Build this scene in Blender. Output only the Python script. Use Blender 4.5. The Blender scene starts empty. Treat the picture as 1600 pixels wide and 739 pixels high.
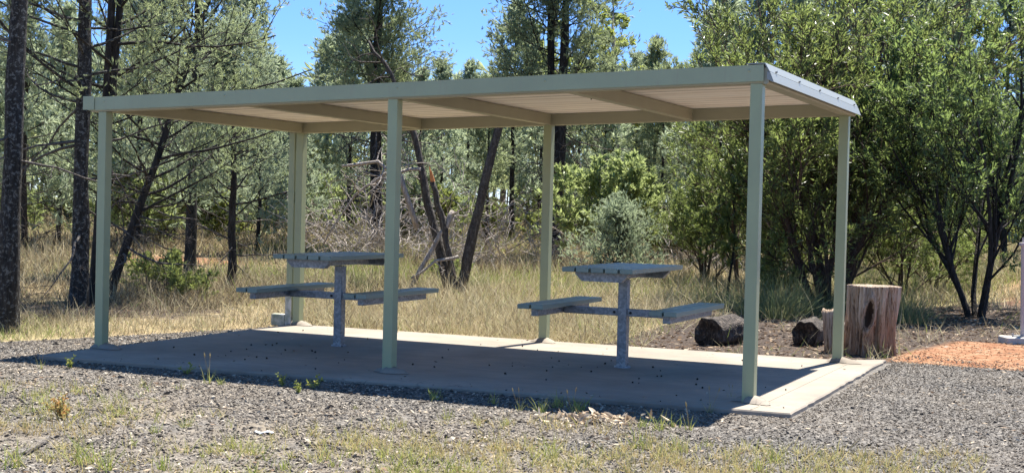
import bpy, math
import numpy as np
from mathutils import Matrix, Vector

RAD = math.radians
sc = bpy.context.scene
COL = sc.collection

# ------------------------------------------------------------------ camera numbers
F_PX, PIT, ROL, YAW = 2149.5, -.020, .025, -.429
CAM = np.array([8.556, -9.799, 1.357])
FW = np.array([math.sin(YAW) * math.cos(PIT), math.cos(YAW) * math.cos(PIT), math.sin(PIT)])
RT0 = np.array([math.cos(YAW), -math.sin(YAW), 0.0])
UP0 = np.cross(RT0, FW)
RT = RT0 * math.cos(ROL) + UP0 * math.sin(ROL)
UP = -RT0 * math.sin(ROL) + UP0 * math.cos(ROL)
FH = np.array([math.sin(YAW), math.cos(YAW), 0.0])
SUN_DIR = np.array([.060, .385, 1.0]); SUN_DIR /= np.linalg.norm(SUN_DIR)


def in_view(P, mx=170, my=60):
    """which world points the photograph (plus a margin) could see"""
    X = P - CAM
    d = X @ FW
    d_ = np.where(d > .1, d, .1)
    u = 800 + F_PX * (X @ RT) / d_
    v = 369.5 - F_PX * (X @ UP) / d_
    return (d > .5) & (u > -mx) & (u < 1600 + mx) & (v > -my) & (v < 739 + my)


# ------------------------------------------------------------------ small tools
def vnoise(x, y, seed=0):
    x = np.asarray(x, float); y = np.asarray(y, float)
    xi = np.floor(x).astype(np.int64); yi = np.floor(y).astype(np.int64)
    fx = x - xi; fy = y - yi
    fx = fx * fx * (3 - 2 * fx); fy = fy * fy * (3 - 2 * fy)

    def h(a, b):
        n = (a * 374761393 + b * 668265263 + seed * 1442695041) & 0x7fffffff
        n = ((n ^ (n >> 13)) * 1274126177) & 0x7fffffff
        return ((n ^ (n >> 16)) & 0xffff) / 65535.0
    return ((h(xi, yi) * (1 - fx) + h(xi + 1, yi) * fx) * (1 - fy)
            + (h(xi, yi + 1) * (1 - fx) + h(xi + 1, yi + 1) * fx) * fy)


def fbm(x, y, seed=0, oct=3):
    s = 0; a = .5; t = 0
    for i in range(oct):
        s = s + a * vnoise(x * 2 ** i, y * 2 ** i, seed + i * 7); t += a; a *= .5
    return s / t


def sstep(t):
    t = np.clip(t, 0, 1)
    return t * t * (3 - 2 * t)


def nrm(v):
    v = np.asarray(v, float)
    return v / (np.linalg.norm(v, axis=-1, keepdims=True) + 1e-12)


def gz(x, y):
    """height of the ground"""
    x = np.asarray(x, float); y = np.asarray(y, float)
    far = sstep((y - 8) / 14)
    h = -.06 + .22 * (fbm(x * .13, y * .13, 3) - .5) * far
    h = h + 1.05 * sstep((x - 4.6) / 4.5) * sstep((y - 10) / 9)
    h = h + .02 * (fbm(x * .8, y * .8, 9) - .5) * (1 - far)
    h = h + .05 * (fbm(x * 1.4, y * 1.4, 33, 2) - .2) * sstep((x - 6.25) / .35) * sstep((y - 4.15) / .35) * sstep((7.6 - y) / .8)
    sd = np.hypot(np.maximum(np.maximum(-x, x - 6.4), 0), np.maximum(np.maximum(-.6 - y, y - 3.5), 0))
    h = h + .028 * np.exp(-(sd / .35) ** 2)
    d = np.hypot(x - CAM[0], y - CAM[1])
    h = h + .021 * np.clip(d - 25, 0, 55) + .004 * np.clip(d - 80, 0, 60)
    return h


def col_xy(px, d):
    u = (px - 800) / F_PX
    return CAM[:2] + d * (FH[:2] + RT0[:2] * u)


class Acc:
    """collects vertices and faces (with a tint value) for ONE mesh"""
    def __init__(s):
        s.V = []; s.T = []; s.Q = []; s.t = []; s.n = 0; s.mT = []; s.mQ = []

    def add(s, V, tris=None, quads=None, tint=.5, mi=0):
        V = np.asarray(V, float).reshape(-1, 3)
        s.V.append(V)
        s.t.append(np.broadcast_to(np.asarray(tint, float), (len(V),)))
        if tris is not None and len(tris):
            s.T.append(np.asarray(tris, np.int64).reshape(-1, 3) + s.n); s.mT.append(np.full(len(s.T[-1]), mi))
        if quads is not None and len(quads):
            s.Q.append(np.asarray(quads, np.int64).reshape(-1, 4) + s.n); s.mQ.append(np.full(len(s.Q[-1]), mi))
        s.n += len(V)

    def box(s, lo, hi, mi=0, tint=.5):
        x0, y0, z0 = lo; x1, y1, z1 = hi
        V = [(x0, y0, z0), (x1, y0, z0), (x1, y1, z0), (x0, y1, z0), (x0, y0, z1), (x1, y0, z1), (x1, y1, z1), (x0, y1, z1)]
        s.add(V, quads=[(0, 3, 2, 1), (4, 5, 6, 7), (0, 1, 5, 4), (1, 2, 6, 5), (2, 3, 7, 6), (3, 0, 4, 7)], mi=mi, tint=tint)

    def prism(s, prof, a, b, ax, mi=0):
        """polygon profile (2d) swept from a to b; ax maps (u, v, w) to xyz with w along the sweep"""
        n = len(prof)
        V = [ax(u, v, a) for u, v in prof] + [ax(u, v, b) for u, v in prof]
        q = [(i, (i + 1) % n, n + (i + 1) % n, n + i) for i in range(n)]
        t = [(0, i + 1, i) for i in range(1, n - 1)] + [(n, n + i, n + i + 1) for i in range(1, n - 1)]
        s.add(V, tris=t, quads=q, mi=mi)

    def tube(s, pts, rad, n=6, tint=.5, cap=False, mi=0, rough=0, rng=None):
        pts = np.asarray(pts, float); m = len(pts)
        rad = np.broadcast_to(np.asarray(rad, float), (m,))
        tg = np.gradient(pts, axis=0); tg = nrm(tg)
        ref = np.array([0.31, .95, .05]) if abs(tg[0][1]) < .8 else np.array([1.0, 0, .1])
        a = nrm(np.cross(tg, ref)); b = np.cross(tg, a)
        th = np.arange(n) * 2 * math.pi / n
        rr = rad[:, None] * np.ones((m, n))
        if rough:
            rr = rr * (1 + rng.normal(0, rough, (m, n)))
        V = pts[:, None, :] + rr[..., None] * (np.cos(th)[None, :, None] * a[:, None, :] + np.sin(th)[None, :, None] * b[:, None, :])
        i = np.arange(m - 1)[:, None] * n; j = np.arange(n)[None, :]; j2 = (j + 1) % n
        Q = np.stack([i + j, i + j2, i + n + j2, i + n + j], -1).reshape(-1, 4)
        T = None
        V = V.reshape(-1, 3)
        if cap:
            V = np.vstack([V, pts[:1], pts[-1:]])
            k = m * n
            T = [(k, (x + 1) % n, x) for x in range(n)] + [(k + 1, (m - 1) * n + x, (m - 1) * n + (x + 1) % n) for x in range(n)]
        s.add(V, tris=T, quads=Q, tint=tint, mi=mi)

    def scatter(s, tv, tf, P, D, S, rng, tint=None, mi=0):
        P = np.asarray(P, float); n = len(P)
        if not n: return
        D = nrm(D)
        r = rng.normal(size=(n, 3))
        A = nrm(np.cross(D, r)); B = np.cross(D, A)
        S = np.asarray(S, float)
        if S.ndim == 1: S = np.stack([S, S, S], 1)
        tv = np.asarray(tv, float); k = len(tv)
        V = (P[:, None, :] + (tv[None, :, 0:1] * S[:, None, 0:1]) * A[:, None, :] + (tv[None, :, 1:2] * S[:, None, 1:2]) * B[:, None, :]
             + (tv[None, :, 2:3] * S[:, None, 2:3]) * D[:, None, :])
        tf = np.asarray(tf)
        Fa = (tf[None] + (np.arange(n) * k)[:, None, None]).reshape(-1, tf.shape[1])
        if tint is None: tint = rng.random(n)
        tt = np.repeat(np.asarray(tint, float), k)
        if tf.shape[1] == 3: s.add(V.reshape(-1, 3), tris=Fa, tint=tt, mi=mi)
        else: s.add(V.reshape(-1, 3), quads=Fa, tint=tt, mi=mi)

    def mesh(s, name, mats, smooth=False):
        me = bpy.data.meshes.new(name)
        V = np.concatenate(s.V); nv = len(V)
        T = np.concatenate(s.T) if s.T else np.zeros((0, 3), np.int64)
        Q = np.concatenate(s.Q) if s.Q else np.zeros((0, 4), np.int64)
        me.vertices.add(nv); me.vertices.foreach_set('co', V.astype(np.float32).ravel())
        loops = np.concatenate([T.ravel(), Q.ravel()]).astype(np.int32)
        me.loops.add(len(loops)); me.loops.foreach_set('vertex_index', loops)
        nf = len(T) + len(Q)
        me.polygons.add(nf)
        ls = np.concatenate([np.arange(len(T)) * 3, len(T) * 3 + np.arange(len(Q)) * 4]).astype(np.int32)
        me.polygons.foreach_set('loop_start', ls)
        mi = np.concatenate((s.mT or [np.zeros(0)]) + (s.mQ or [np.zeros(0)])).astype(np.int32)
        for m in (mats if isinstance(mats, (list, tuple)) else [mats]): me.materials.append(m)
        me.polygons.foreach_set('material_index', mi)
        me.update(calc_edges=True)
        at = me.attributes.new('tint', 'FLOAT', 'POINT')
        at.data.foreach_set('value', np.concatenate(s.t).astype(np.float32))
        me.polygons.foreach_set('use_smooth', np.full(nf, smooth, bool))
        me.validate()
        return me

    def obj(s, name, mats, parent=None, smooth=False, loc=(0, 0, 0)):
        o = bpy.data.objects.new(name, s.mesh(name, mats, smooth)); COL.objects.link(o)
        o.location = loc
        if parent is not None: o.parent = parent
        return o


def bevel(o, w=.004, seg=2):
    m = o.modifiers.new('Bevel', 'BEVEL'); m.width = w; m.segments = seg; m.limit_method = 'ANGLE'; m.angle_limit = RAD(40)
    return o


def tag(o, label=None, cat=None, group=None, kind=None):
    if label: o['label'] = label
    if cat: o['category'] = cat
    if group: o['group'] = group
    if kind: o['kind'] = kind
    return o


def thing(name, loc, label, cat, group=None, rz=0):
    o = bpy.data.objects.new(name, None); COL.objects.link(o)
    o.location = loc; o.rotation_euler = (0, 0, rz); o.empty_display_size = .2
    return tag(o, label, cat, group)


def copy_tree(o, parent=None):
    c = o.copy(); COL.objects.link(c)
    if parent is not None: c.parent = parent
    for ch in list(o.children): copy_tree(ch, c)
    return c


# ------------------------------------------------------------------ materials
class NT:
    def __init__(s, name):
        s.m = bpy.data.materials.new(name); s.m.use_nodes = True
        s.t = s.m.node_tree; s.t.nodes.clear()
        s.out = s.t.nodes.new('ShaderNodeOutputMaterial')

    def n(s, typ, **kw):
        nd = s.t.nodes.new(typ)
        for k, v in kw.items():
            if k == 'ins':
                for a, b in v.items():
                    if hasattr(b, 'is_output'): s.t.links.new(b, nd.inputs[a])
                    else: nd.inputs[a].default_value = b
            else: setattr(nd, k, v)
        return nd

    def coord(s, scale=(1, 1, 1), kind='Object'):
        c = s.n('ShaderNodeTexCoord')
        return s.n('ShaderNodeMapping', ins={'Vector': c.outputs[kind], 'Scale': scale}).outputs[0]

    def noise(s, vec, scale, detail=4, rough=.6, dist=0):
        return s.n('ShaderNodeTexNoise', ins={'Vector': vec, 'Scale': scale, 'Detail': detail, 'Roughness': rough, 'Distortion': dist}).outputs['Fac']

    def ramp(s, fac, stops, interp='LINEAR'):
        r = s.n('ShaderNodeValToRGB', ins={'Fac': fac}); cr = r.color_ramp; cr.interpolation = interp
        while len(cr.elements) < len(stops): cr.elements.new(.5)
        for e, (p, c) in zip(cr.elements, stops):
            e.position = p; e.color = (c, c, c, 1) if not hasattr(c, '__len__') else (*c, 1)
        return r.outputs[0]

    def mix(s, fac, a, b, mode='MIX'):
        nd = s.n('ShaderNodeMix', data_type='RGBA', blend_type=mode)
        for idx, v in ((0, fac), (6, a), (7, b)):
            if hasattr(v, 'is_output'): s.t.links.new(v, nd.inputs[idx])
            elif idx == 0: nd.inputs[0].default_value = v
            else: nd.inputs[idx].default_value = (*v, 1)
        return nd.outputs[2]

    def math(s, op, a, b=0.0, clamp=False):
        nd = s.n('ShaderNodeMath', operation=op, use_clamp=clamp)
        for i, v in enumerate((a, b)):
            if hasattr(v, 'is_output'): s.t.links.new(v, nd.inputs[i])
            else: nd.inputs[i].default_value = v
        return nd.outputs[0]

    def attr(s, name): return s.n('ShaderNodeAttribute', attribute_name=name).outputs['Fac']

    def bump(s, h, strength, dist=.01, normal=None):
        i = {'Height': h, 'Strength': strength, 'Distance': dist}
        if normal is not None: i['Normal'] = normal
        return s.n('ShaderNodeBump', ins=i).outputs[0]

    def bsdf(s, col, rough=.6, metal=0.0, normal=None, spec=.5):
        i = {'Base Color': col if hasattr(col, 'is_output') else (*col, 1), 'Roughness': rough, 'Metallic': metal, 'Specular IOR Level': spec}
        if normal is not None: i['Normal'] = normal
        return s.n('ShaderNodeBsdfPrincipled', ins=i).outputs[0]

    def done(s, sh):
        s.t.links.new(sh, s.out.inputs[0]); return s.m


def m_paint(name, col, rough=.42, dirt=.38, tone=0.0):
    b = NT(name); v = b.coord()
    n1 = b.noise(v, 2.3, 5); n2 = b.noise(b.coord((14, 14, 1.2)), 3.0, 4)
    c = b.mix(b.math('MULTIPLY', b.ramp(n1, [(.35, 0), (.75, 1)]), dirt), col, tuple(x * .62 + .03 for x in col))
    c = b.mix(b.math('MULTIPLY', b.ramp(n2, [(.55, 0), (.8, 1)]), dirt * 1.1), c, (.30, .26, .19))
    if tone: c = b.mix(b.math('MULTIPLY', b.attr('tint'), tone), c, tuple(min(1, x * 1.7 + .02) for x in col))
    r = b.math('ADD', b.math('MULTIPLY', n1, .25), rough - .12)
    return b.done(b.bsdf(c, r, normal=b.bump(b.noise(v, 30, 3), .06, .003)))


def m_gal(name):
    b = NT(name); v = b.coord()
    vo = b.n('ShaderNodeTexVoronoi', ins={'Vector': v, 'Scale': 55.0}).outputs['Color']
    sep = b.n('ShaderNodeSeparateColor', ins={'Color': vo}).outputs[0]
    n = b.noise(v, 7, 5)
    c = b.ramp(b.math('ADD', b.math('MULTIPLY', sep, .35), b.math('MULTIPLY', n, .65)), [(.25, (.16, .17, .18)), (.55, (.27, .28, .29)), (.8, (.42, .43, .43))])
    return b.done(b.bsdf(c, b.math('ADD', b.math('MULTIPLY', n, .3), .35), .45))


def m_leaf(name, stops, trans=(.2, .3, .06), tf=.38, rough=.5, spec=.4, vary=.25):
    b = NT(name)
    t = b.attr('tint')
    oi = b.n('ShaderNodeObjectInfo').outputs['Random']
    tt = b.math('ADD', b.math('MULTIPLY', t, 1 - vary), b.math('MULTIPLY', oi, vary))
    c = b.ramp(tt, stops)
    tr = b.mix(.55, c, trans)
    p = b.bsdf(c, rough, spec=spec)
    tl = b.n('ShaderNodeBsdfTranslucent', ins={'Color': tr}).outputs[0]
    return b.done(b.n('ShaderNodeMixShader', ins={0: tf, 1: p, 2: tl}).outputs[0])


def m_bark(name, dark, mid, pale, lichen=.0, scale=1.0):
    b = NT(name); v = b.coord((1, 1, .22))
    n = b.noise(v, 22 * scale, 6, .7); n2 = b.noise(b.coord(), 24 * scale, 6, .75, .3)
    rd = b.n('ShaderNodeTexVoronoi', feature='DISTANCE_TO_EDGE', ins={'Vector': v, 'Scale': 26.0 * scale}).outputs['Distance']
    c = b.ramp(n, [(.3, dark), (.55, mid), (.8, pale)])
    if lichen:
        c = b.mix(b.math('MULTIPLY', b.ramp(n2, [(.53, 0), (.58, 1)]), lichen), c, (.22, .22, .205))
    h = b.math('ADD', n, b.math('MULTIPLY', rd, 1.3))
    return b.done(b.bsdf(c, .9, normal=b.bump(h, .9, .02), spec=.2))


M = {}
M['green'] = m_paint('sage_paint', (.330, .365, .212))
M['fascia'] = m_paint('sage_paint_fascia', (.330, .365, .228), rough=.45)
M['beam'] = m_paint('beam_paint', (.31, .30, .215), rough=.5, dirt=.35)
M['flash'] = m_paint('flashing_paint', (.25, .27, .265), rough=.5, dirt=.30)
M['plank'] = m_paint('plank_paint', (.160, .205, .170), rough=.36, dirt=.45, tone=.55)
M['gal'] = m_gal('galvanised_steel')


def mk_ceiling():
    b = NT('ceiling_sheet'); v = b.coord((.25, 5, 1))
    n = b.noise(v, 2.2, 5)
    yy = b.n('ShaderNodeSeparateXYZ', ins={0: b.coord()}).outputs[1]
    ln = b.math('PINGPONG', b.math('MULTIPLY', yy, 5.0), .5)
    n5 = b.noise(b.coord((.5, 8, 1)), 2.0, 4)
    c = b.ramp(n, [(.3, (.68, .60, .52)), (.5, (.88, .82, .75)), (.7, (.93, .89, .84))])
    c = b.mix(b.math('MULTIPLY', b.ramp(ln, [(.02, 1), (.11, 0)]), b.ramp(n5, [(.36, .25), (.55, .85)])), c, (.20, .165, .14))
    return b.done(b.bsdf(c, .5))


M['ceiling'] = mk_ceiling()


def mk_concrete():
    b = NT('old_concrete'); v = b.coord()
    n1 = b.noise(v, .9, 6, .65); n2 = b.noise(v, 9, 5, .7); n3 = b.noise(v, 70, 3, .7)
    n4 = b.noise(b.coord((.6, 2.2, 1)), 2.2, 6, .7, .5)
    c = b.ramp(n1, [(.3, (.175, .150, .120)), (.5, (.262, .226, .182)), (.72, (.35, .303, .245))])
    c = b.mix(b.math('MULTIPLY', b.ramp(n4, [(.48, 0), (.66, 1)]), .75), c, (.22, .19, .165))
    c = b.mix(b.math('MULTIPLY', b.ramp(n2, [(.45, 0), (.75, 1)]), .35), c, (.25, .22, .19))
    sp = b.n('ShaderNodeTexVoronoi', ins={'Vector': v, 'Scale': 9.0, 'Randomness': 1.0}).outputs['Distance']
    c = b.mix(b.math('MULTIPLY', b.ramp(sp, [(.06, 1), (.11, 0)]), .35), c, (.14, .11, .09))
    c = b.mix(b.math('MULTIPLY', b.ramp(n3, [(.3, 1), (.5, 0)]), .3), c, (.2, .18, .16))
    wv = b.n('ShaderNodeVectorMath', operation='ADD', ins={0: v, 1: b.n('ShaderNodeTexNoise', ins={'Vector': v, 'Scale': 2.5, 'Detail': 4}).outputs['Color']}).outputs[0]
    ck = b.n('ShaderNodeTexVoronoi', feature='DISTANCE_TO_EDGE', ins={'Vector': wv, 'Scale': .55}).outputs['Distance']
    c = b.mix(b.math('MULTIPLY', b.ramp(ck, [(.002, 1), (.006, 0)]), b.ramp(n1, [(.50, 0), (.60, .5)])), c, (.09, .08, .07))
    h = b.math('ADD', b.math('MULTIPLY', n2, .6), b.math('MULTIPLY', n3, .4))
    return b.done(b.bsdf(c, .88, normal=b.bump(h, .35, .008), spec=.25))


M['concrete'] = mk_concrete()


def mk_ground():
    b = NT('ground'); v = b.coord()
    # gravel
    vo = b.n('ShaderNodeTexVoronoi', ins={'Vector': v, 'Scale': 48.0})
    rnd = b.n('ShaderNodeSeparateColor', ins={'Color': vo.outputs['Color']}).outputs[0]
    big = b.noise(v, .55, 5, .6); fine = b.noise(v, 120, 3, .7)
    gr = b.ramp(rnd, [(0, (.05, .048, .047)), (.45, (.105, .10, .096)), (.8, (.17, .162, .15)), (1, (.34, .31, .27))])
    dust = b.ramp(big, [(.36, 0), (.66, 1)])
    gr = b.mix(b.math('MULTIPLY', dust, .3), gr, (.23, .19, .145))
    gr = b.mix(b.math('MULTIPLY', b.ramp(fine, [(.35, 1), (.55, 0)]), .45), gr, (.07, .068, .065))
    # worn straw and dust patches in the gravel
    mat_n = b.noise(v, 1.5, 6, .72, .4)
    gr = b.mix(b.math('MULTIPLY', b.attr('strawy'), b.ramp(mat_n, [(.40, 0), (.64, .75)])), gr, b.ramp(b.noise(b.coord((1, 3, 1)), 26, 5, .8), [(.3, (.12, .09, .06)), (.55, (.24, .20, .145)), (.75, (.38, .32, .23))]))
    # red earth
    re = b.ramp(b.noise(v, 7, 6, .7), [(.36, (.15, .055, .024)), (.50, (.25, .122, .06)), (.66, (.34, .225, .14))])
    re = b.mix(b.math('MULTIPLY', b.ramp(b.noise(v, 90, 3, .7), [(.42, 1), (.58, 0)]), .45), re, (.13, .065, .035))
    # leaf litter
    li_n = b.noise(b.coord((1.4, 1, 1)), 38, 5, .8)
    li = b.ramp(li_n, [(.38, (.022, .017, .014)), (.54, (.065, .048, .038)), (.64, (.16, .125, .10)), (.77, (.32, .27, .22))])
    # dry grass thatch
    st_n = b.noise(b.coord((1, 1, 1)), 19, 6, .8)
    st = b.ramp(st_n, [(.3, (.14, .10, .055)), (.5, (.30, .23, .13)), (.7, (.42, .34, .20))])
    st = b.mix(b.ramp(b.noise(v, .22, 4), [(.46, 0), (.68, .75)]), st, (.20, .20, .085))
    edge = b.math('MULTIPLY', b.math('SUBTRACT', b.noise(v, 3.5, 5, .7), .5), .9)

    def msk(a, h=.08): return b.ramp(b.math('ADD', b.attr(a), edge), [(.5 - h, 0), (.5 + h, 1)])
    c = b.mix(msk('litter'), st, li)
    c = b.mix(msk('red', .28), c, re)
    g = msk('gravel')
    c = b.mix(g, c, gr)
    h = b.math('ADD', b.math('MULTIPLY', vo.outputs['Distance'], -.8), b.math('MULTIPLY', li_n, .7))
    rm = b.math('SUBTRACT', 1.0, b.math('MULTIPLY', b.attr('red'), .85), True)
    h = b.math('MULTIPLY', h, rm)
    return b.done(b.bsdf(c, .92, normal=b.bump(h, .8, .02), spec=.2))


M['ground'] = mk_ground()


def mk_stone():
    b = NT('gravel_stone'); t = b.attr('tint')
    v = b.coord()
    c = b.ramp(t, [(0, (.028, .026, .024)), (.35, (.078, .071, .064)), (.7, (.155, .141, .124)), (.88, (.28, .245, .195)), (1, (.48, .43, .35))])
    big = b.ramp(b.noise(v, .55, 5, .6), [(.36, 0), (.66, 1)])
    c = b.mix(b.math('MULTIPLY', big, .34), c, (.27, .215, .155))
    return b.done(b.bsdf(c, .85, spec=.3))


M['stone'] = mk_stone()


def m_tint(name, stops, rough=.85, tf=0.0, spec=.2):
    b = NT(name); c = b.ramp(b.attr('tint'), stops)
    p = b.bsdf(c, rough, spec=spec)
    if tf:
        tl = b.n('ShaderNodeBsdfTranslucent', ins={'Color': c}).outputs[0]
        p = b.n('ShaderNodeMixShader', ins={0: tf, 1: p, 2: tl}).outputs[0]
    return b.done(p)


M['litter'] = m_tint('dry_leaf_bits', [(0, (.09, .055, .035)), (.3, (.24, .16, .10)), (.65, (.46, .36, .25)), (1, (.66, .58, .46))], tf=.15)
M['straw'] = m_tint('straw', [(0, (.065, .050, .037)), (.25, (.19, .15, .095)), (.6, (.37, .31, .185)), (.85, (.56, .49, .33)), (.93, (.30, .34, .10)), (1, (.20, .28, .06))], tf=.3, rough=.7)
M['turf'] = m_tint('green_turf', [(0, (.38, .29, .14)), (.35, (.48, .41, .19)), (.65, (.36, .37, .11)), (1, (.19, .27, .05))], tf=.4, rough=.6)
M['weed'] = m_tint('weed_leaf', [(0, (.20, .24, .05)), (.5, (.28, .32, .07)), (1, (.42, .42, .12))], tf=.4, rough=.6)
M['orangeweed'] = m_tint('drying_weed', [(0, (.45, .22, .08)), (.5, (.46, .33, .12)), (1, (.34, .36, .12))], tf=.35, rough=.6)

M['pine'] = m_leaf('cypress_foliage', [(0, (0.075, 0.095, 0.062)), (0.35, (0.145, 0.178, 0.112)), (0.7, (0.235, 0.275, 0.17)), (1, (0.35, 0.38, 0.22))], (0.46, 0.54, 0.25), 0.5, 0.55, 0.35)
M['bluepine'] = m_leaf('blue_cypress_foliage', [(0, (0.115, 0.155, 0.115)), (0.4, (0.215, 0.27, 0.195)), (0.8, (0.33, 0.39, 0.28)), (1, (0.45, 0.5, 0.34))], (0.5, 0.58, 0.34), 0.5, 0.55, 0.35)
M['hop'] = m_leaf('glossy_bush_leaf', [(0, (.036, .053, .019)), (.4, (.082, .113, .036)), (.75, (.142, .185, .055)), (1, (.26, .285, .10))], (.39, .48, .14), .46, .38, .5)
M['darkhop'] = m_leaf('dark_bush_leaf', [(0, (0.036, 0.062, 0.026)), (0.5, (0.092, 0.142, 0.054)), (1, (0.19, 0.25, 0.09))], (0.4, 0.53, 0.15), 0.44, 0.38, 0.5)
M['light'] = m_leaf('pale_sapling_leaf', [(0, (0.13, 0.17, 0.07)), (0.5, (0.26, 0.32, 0.13)), (1, (0.45, 0.5, 0.26))], (0.5, 0.58, 0.22), 0.45, 0.45, 0.45)
M['euc'] = m_leaf('eucalypt_leaf', [(0, (0.068, 0.09, 0.033)), (0.5, (0.18, 0.217, 0.068)), (1, (0.375, 0.375, 0.12))], (0.532, 0.532, 0.126), 0.48, .45, .4)
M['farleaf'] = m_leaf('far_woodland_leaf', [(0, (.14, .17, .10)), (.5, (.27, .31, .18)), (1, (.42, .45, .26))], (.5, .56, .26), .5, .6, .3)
M['yeleuc'] = m_leaf('yellow_eucalypt_leaf', [(0, (.12, .16, .04)), (.5, (.26, .32, .08)), (1, (.44, .46, .15))], (.56, .62, .16), .5, .45, .4)
M['scrub'] = m_leaf('scrub_leaf', [(0, (0.075, 0.098, 0.038)), (0.5, (0.18, 0.217, 0.075)), (1, (0.33, 0.345, 0.135))], (0.392, 0.448, 0.126), 0.42, .6, .3)

M['darkbark'] = m_bark('dark_cypress_bark', (.012, .011, .010), (.038, .034, .031), (.10, .095, .088), .0)
M['lichbark'] = m_bark('lichened_cypress_bark', (.012, .011, .010), (.036, .033, .030), (.085, .08, .075), .55)
M['greybark'] = m_bark('grey_bark', (.05, .043, .038), (.13, .115, .10), (.25, .23, .21), .25)
M['twig'] = m_bark('dead_twig', (.04, .034, .03), (.12, .105, .095), (.26, .24, .22), .0, 1.4)
M['brownbark'] = m_bark('brown_stem_bark', (.035, .022, .016), (.095, .064, .05), (.18, .135, .11), .15, 1.6)
M['deadwood'] = m_bark('dead_grey_wood', (.16, .135, .12), (.34, .30, .27), (.54, .50, .46), .0, 1.4)
M['deadtrunk'] = m_bark('charred_grey_bark', (.022, .019, .017), (.065, .057, .052), (.17, .155, .145), .25)
M['eucbark'] = m_bark('pale_eucalypt_bark', (.16, .13, .10), (.33, .28, .23), (.5, .46, .40), .0, .6)

# ------------------------------------------------------------------ ground sheet
S = np.array
SLAB = [(-.04, -.745), (6.40, -.395), (6.36, 3.72), (5.95, 3.40), (-.12, 3.27)]


def zone_masks(x, y):
    # gravel reaches back along the slab's short end, ends at the red earth on the other
    yb = np.where(x < 0, .25 + (x + 1.5) * 2.85, 3.4)
    yb = np.where(x < -1.5, .25 + (x + 1.5) * .55, yb)
    yb = np.where(x > 6.3, 4.10 + (x - 6.3) * -.02, yb)
    grav = sstep((yb - y) / .30 + .5)
    red = sstep((x - 6.30 - np.maximum(0, y - 5.0) * .20) / .35 + .5) * sstep((6.9 - y) / .6 + .5) * (1 - grav)
    bank = sstep((x - 5.9 + .15 * (y - 14)) / .9) * sstep((y - 12.2) / 1.2) * sstep((19 - y) / 3) * .56
    mx_, my_ = col_xy(292, 30); mound = np.exp(-(((x - mx_) / 2.2) ** 2 + ((y - my_) / 1.6) ** 2)) * 1.1
    red = np.maximum(red, np.maximum(bank, mound))
    lit = sstep((x - 3.4 + .10 * (y - 4)) / .8 + .5) * sstep((12.5 - y + (x - 5) * .8) / 3 + .5) * (1 - grav)
    lit = np.maximum(lit, .75 * np.exp(-((x + 3.5) / 2.5) ** 2 - ((y - 4) / 2.2) ** 2))
    strawy = sstep((-2.0 + (8 - x) * .10 - y) / 1.6 + .35) * sstep((7.4 - x) / 1.2 + .3)
    strawy = np.maximum(strawy, .55 * sstep((4.5 - x) / 2) * sstep((-.9 - y) / .5))
    return grav, red, lit, strawy


def build_ground():
    def axis(lo, hi, step, far, k):
        a = np.arange(lo, hi + 1e-6, step)
        e = []; d = step; p = hi
        while p < far: d *= k; p += d; e.append(p)
        f = []; d = step; p = lo
        while p > -far: d *= k; p -= d; f.append(p)
        return np.concatenate([f[::-1], a, e])
    xs = axis(-7, 11, .14, 420, 1.13); ys = axis(-7, 9, .14, 420, 1.11)
    X, Y = np.meshgrid(xs, ys)
    x = X.ravel(); y = Y.ravel()
    V = np.stack([x, y, gz(x, y)], 1)
    # keep the ground under the slab low
    ins = (x > .15) & (x < 6.2) & (y > -.3) & (y < 3.1)
    V[ins, 2] = -.09
    nx, ny = len(xs), len(ys)
    i = np.arange(ny - 1)[:, None] * nx; j = np.arange(nx - 1)[None]
    Q = np.stack([i + j, i + j + 1, i + nx + j + 1, i + nx + j], -1).reshape(-1, 4)
    a = Acc(); a.add(V, quads=Q)
    o = a.obj('ground', M['ground'], smooth=True)
    for nme, m in zip(('gravel', 'red', 'litter', 'strawy'), zone_masks(x, y)):
        at = o.data.attributes.new(nme, 'FLOAT', 'POINT'); at.data.foreach_set('value', m.astype(np.float32))
    tag(o, 'gravel, red earth and dry grass ground', kind='structure')


build_ground()


def build_slab():
    rng = np.random.default_rng(4)
    pts = []
    n = len(SLAB)
    for k in range(n):
        p = S(SLAB[k]); q = S(SLAB[(k + 1) % n]); L = np.linalg.norm(q - p); m = max(2, int(L / .12))
        nn = S([(q - p)[1], -(q - p)[0]]) / L
        for t in range(m):
            w = p + (q - p) * t / m
            if t: w = w + nn * rng.normal(0, .005)
            pts.append(w)
    pts = S(pts); m = len(pts)
    c = pts.mean(0)
    ins = pts + nrm(c - pts) * .012
    a = Acc()
    V = np.vstack([np.c_[pts, np.full(m, -.3)], np.c_[pts, np.full(m, -.010)], np.c_[ins, np.zeros(m)]])
    Q = [(k, (k + 1) % m, m + (k + 1) % m, m + k) for k in range(m)] + [(m + k, m + (k + 1) % m, 2 * m + (k + 1) % m, 2 * m + k) for k in range(m)]
    a.add(V, quads=Q)
    o = a.obj('concrete_slab', M['concrete'])
    # top face as one polygon
    import bmesh
    bm = bmesh.new(); bm.from_mesh(o.data); bm.verts.ensure_lookup_table()
    f = bm.faces.new([bm.verts[2 * m + k] for k in range(m)])
    bmesh.ops.recalc_face_normals(bm, faces=bm.faces); bm.to_mesh(o.data); bm.free()
    tag(o, 'worn concrete slab under the shelter', kind='structure')
    # raised saw-cut strip edge beyond the right hand posts
    a = Acc(); a.box((6.11, -.36, 0.0005), (6.122, 3.50, .0025)); s = a.obj('slab_joint', M['concrete'], o)


build_slab()

# ------------------------------------------------------------------ shelter
L6, W3 = 6.0, 3.20
SL = .0272


def zt(x): return 2.158 + SL * x          # underside of the frame at x


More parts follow.
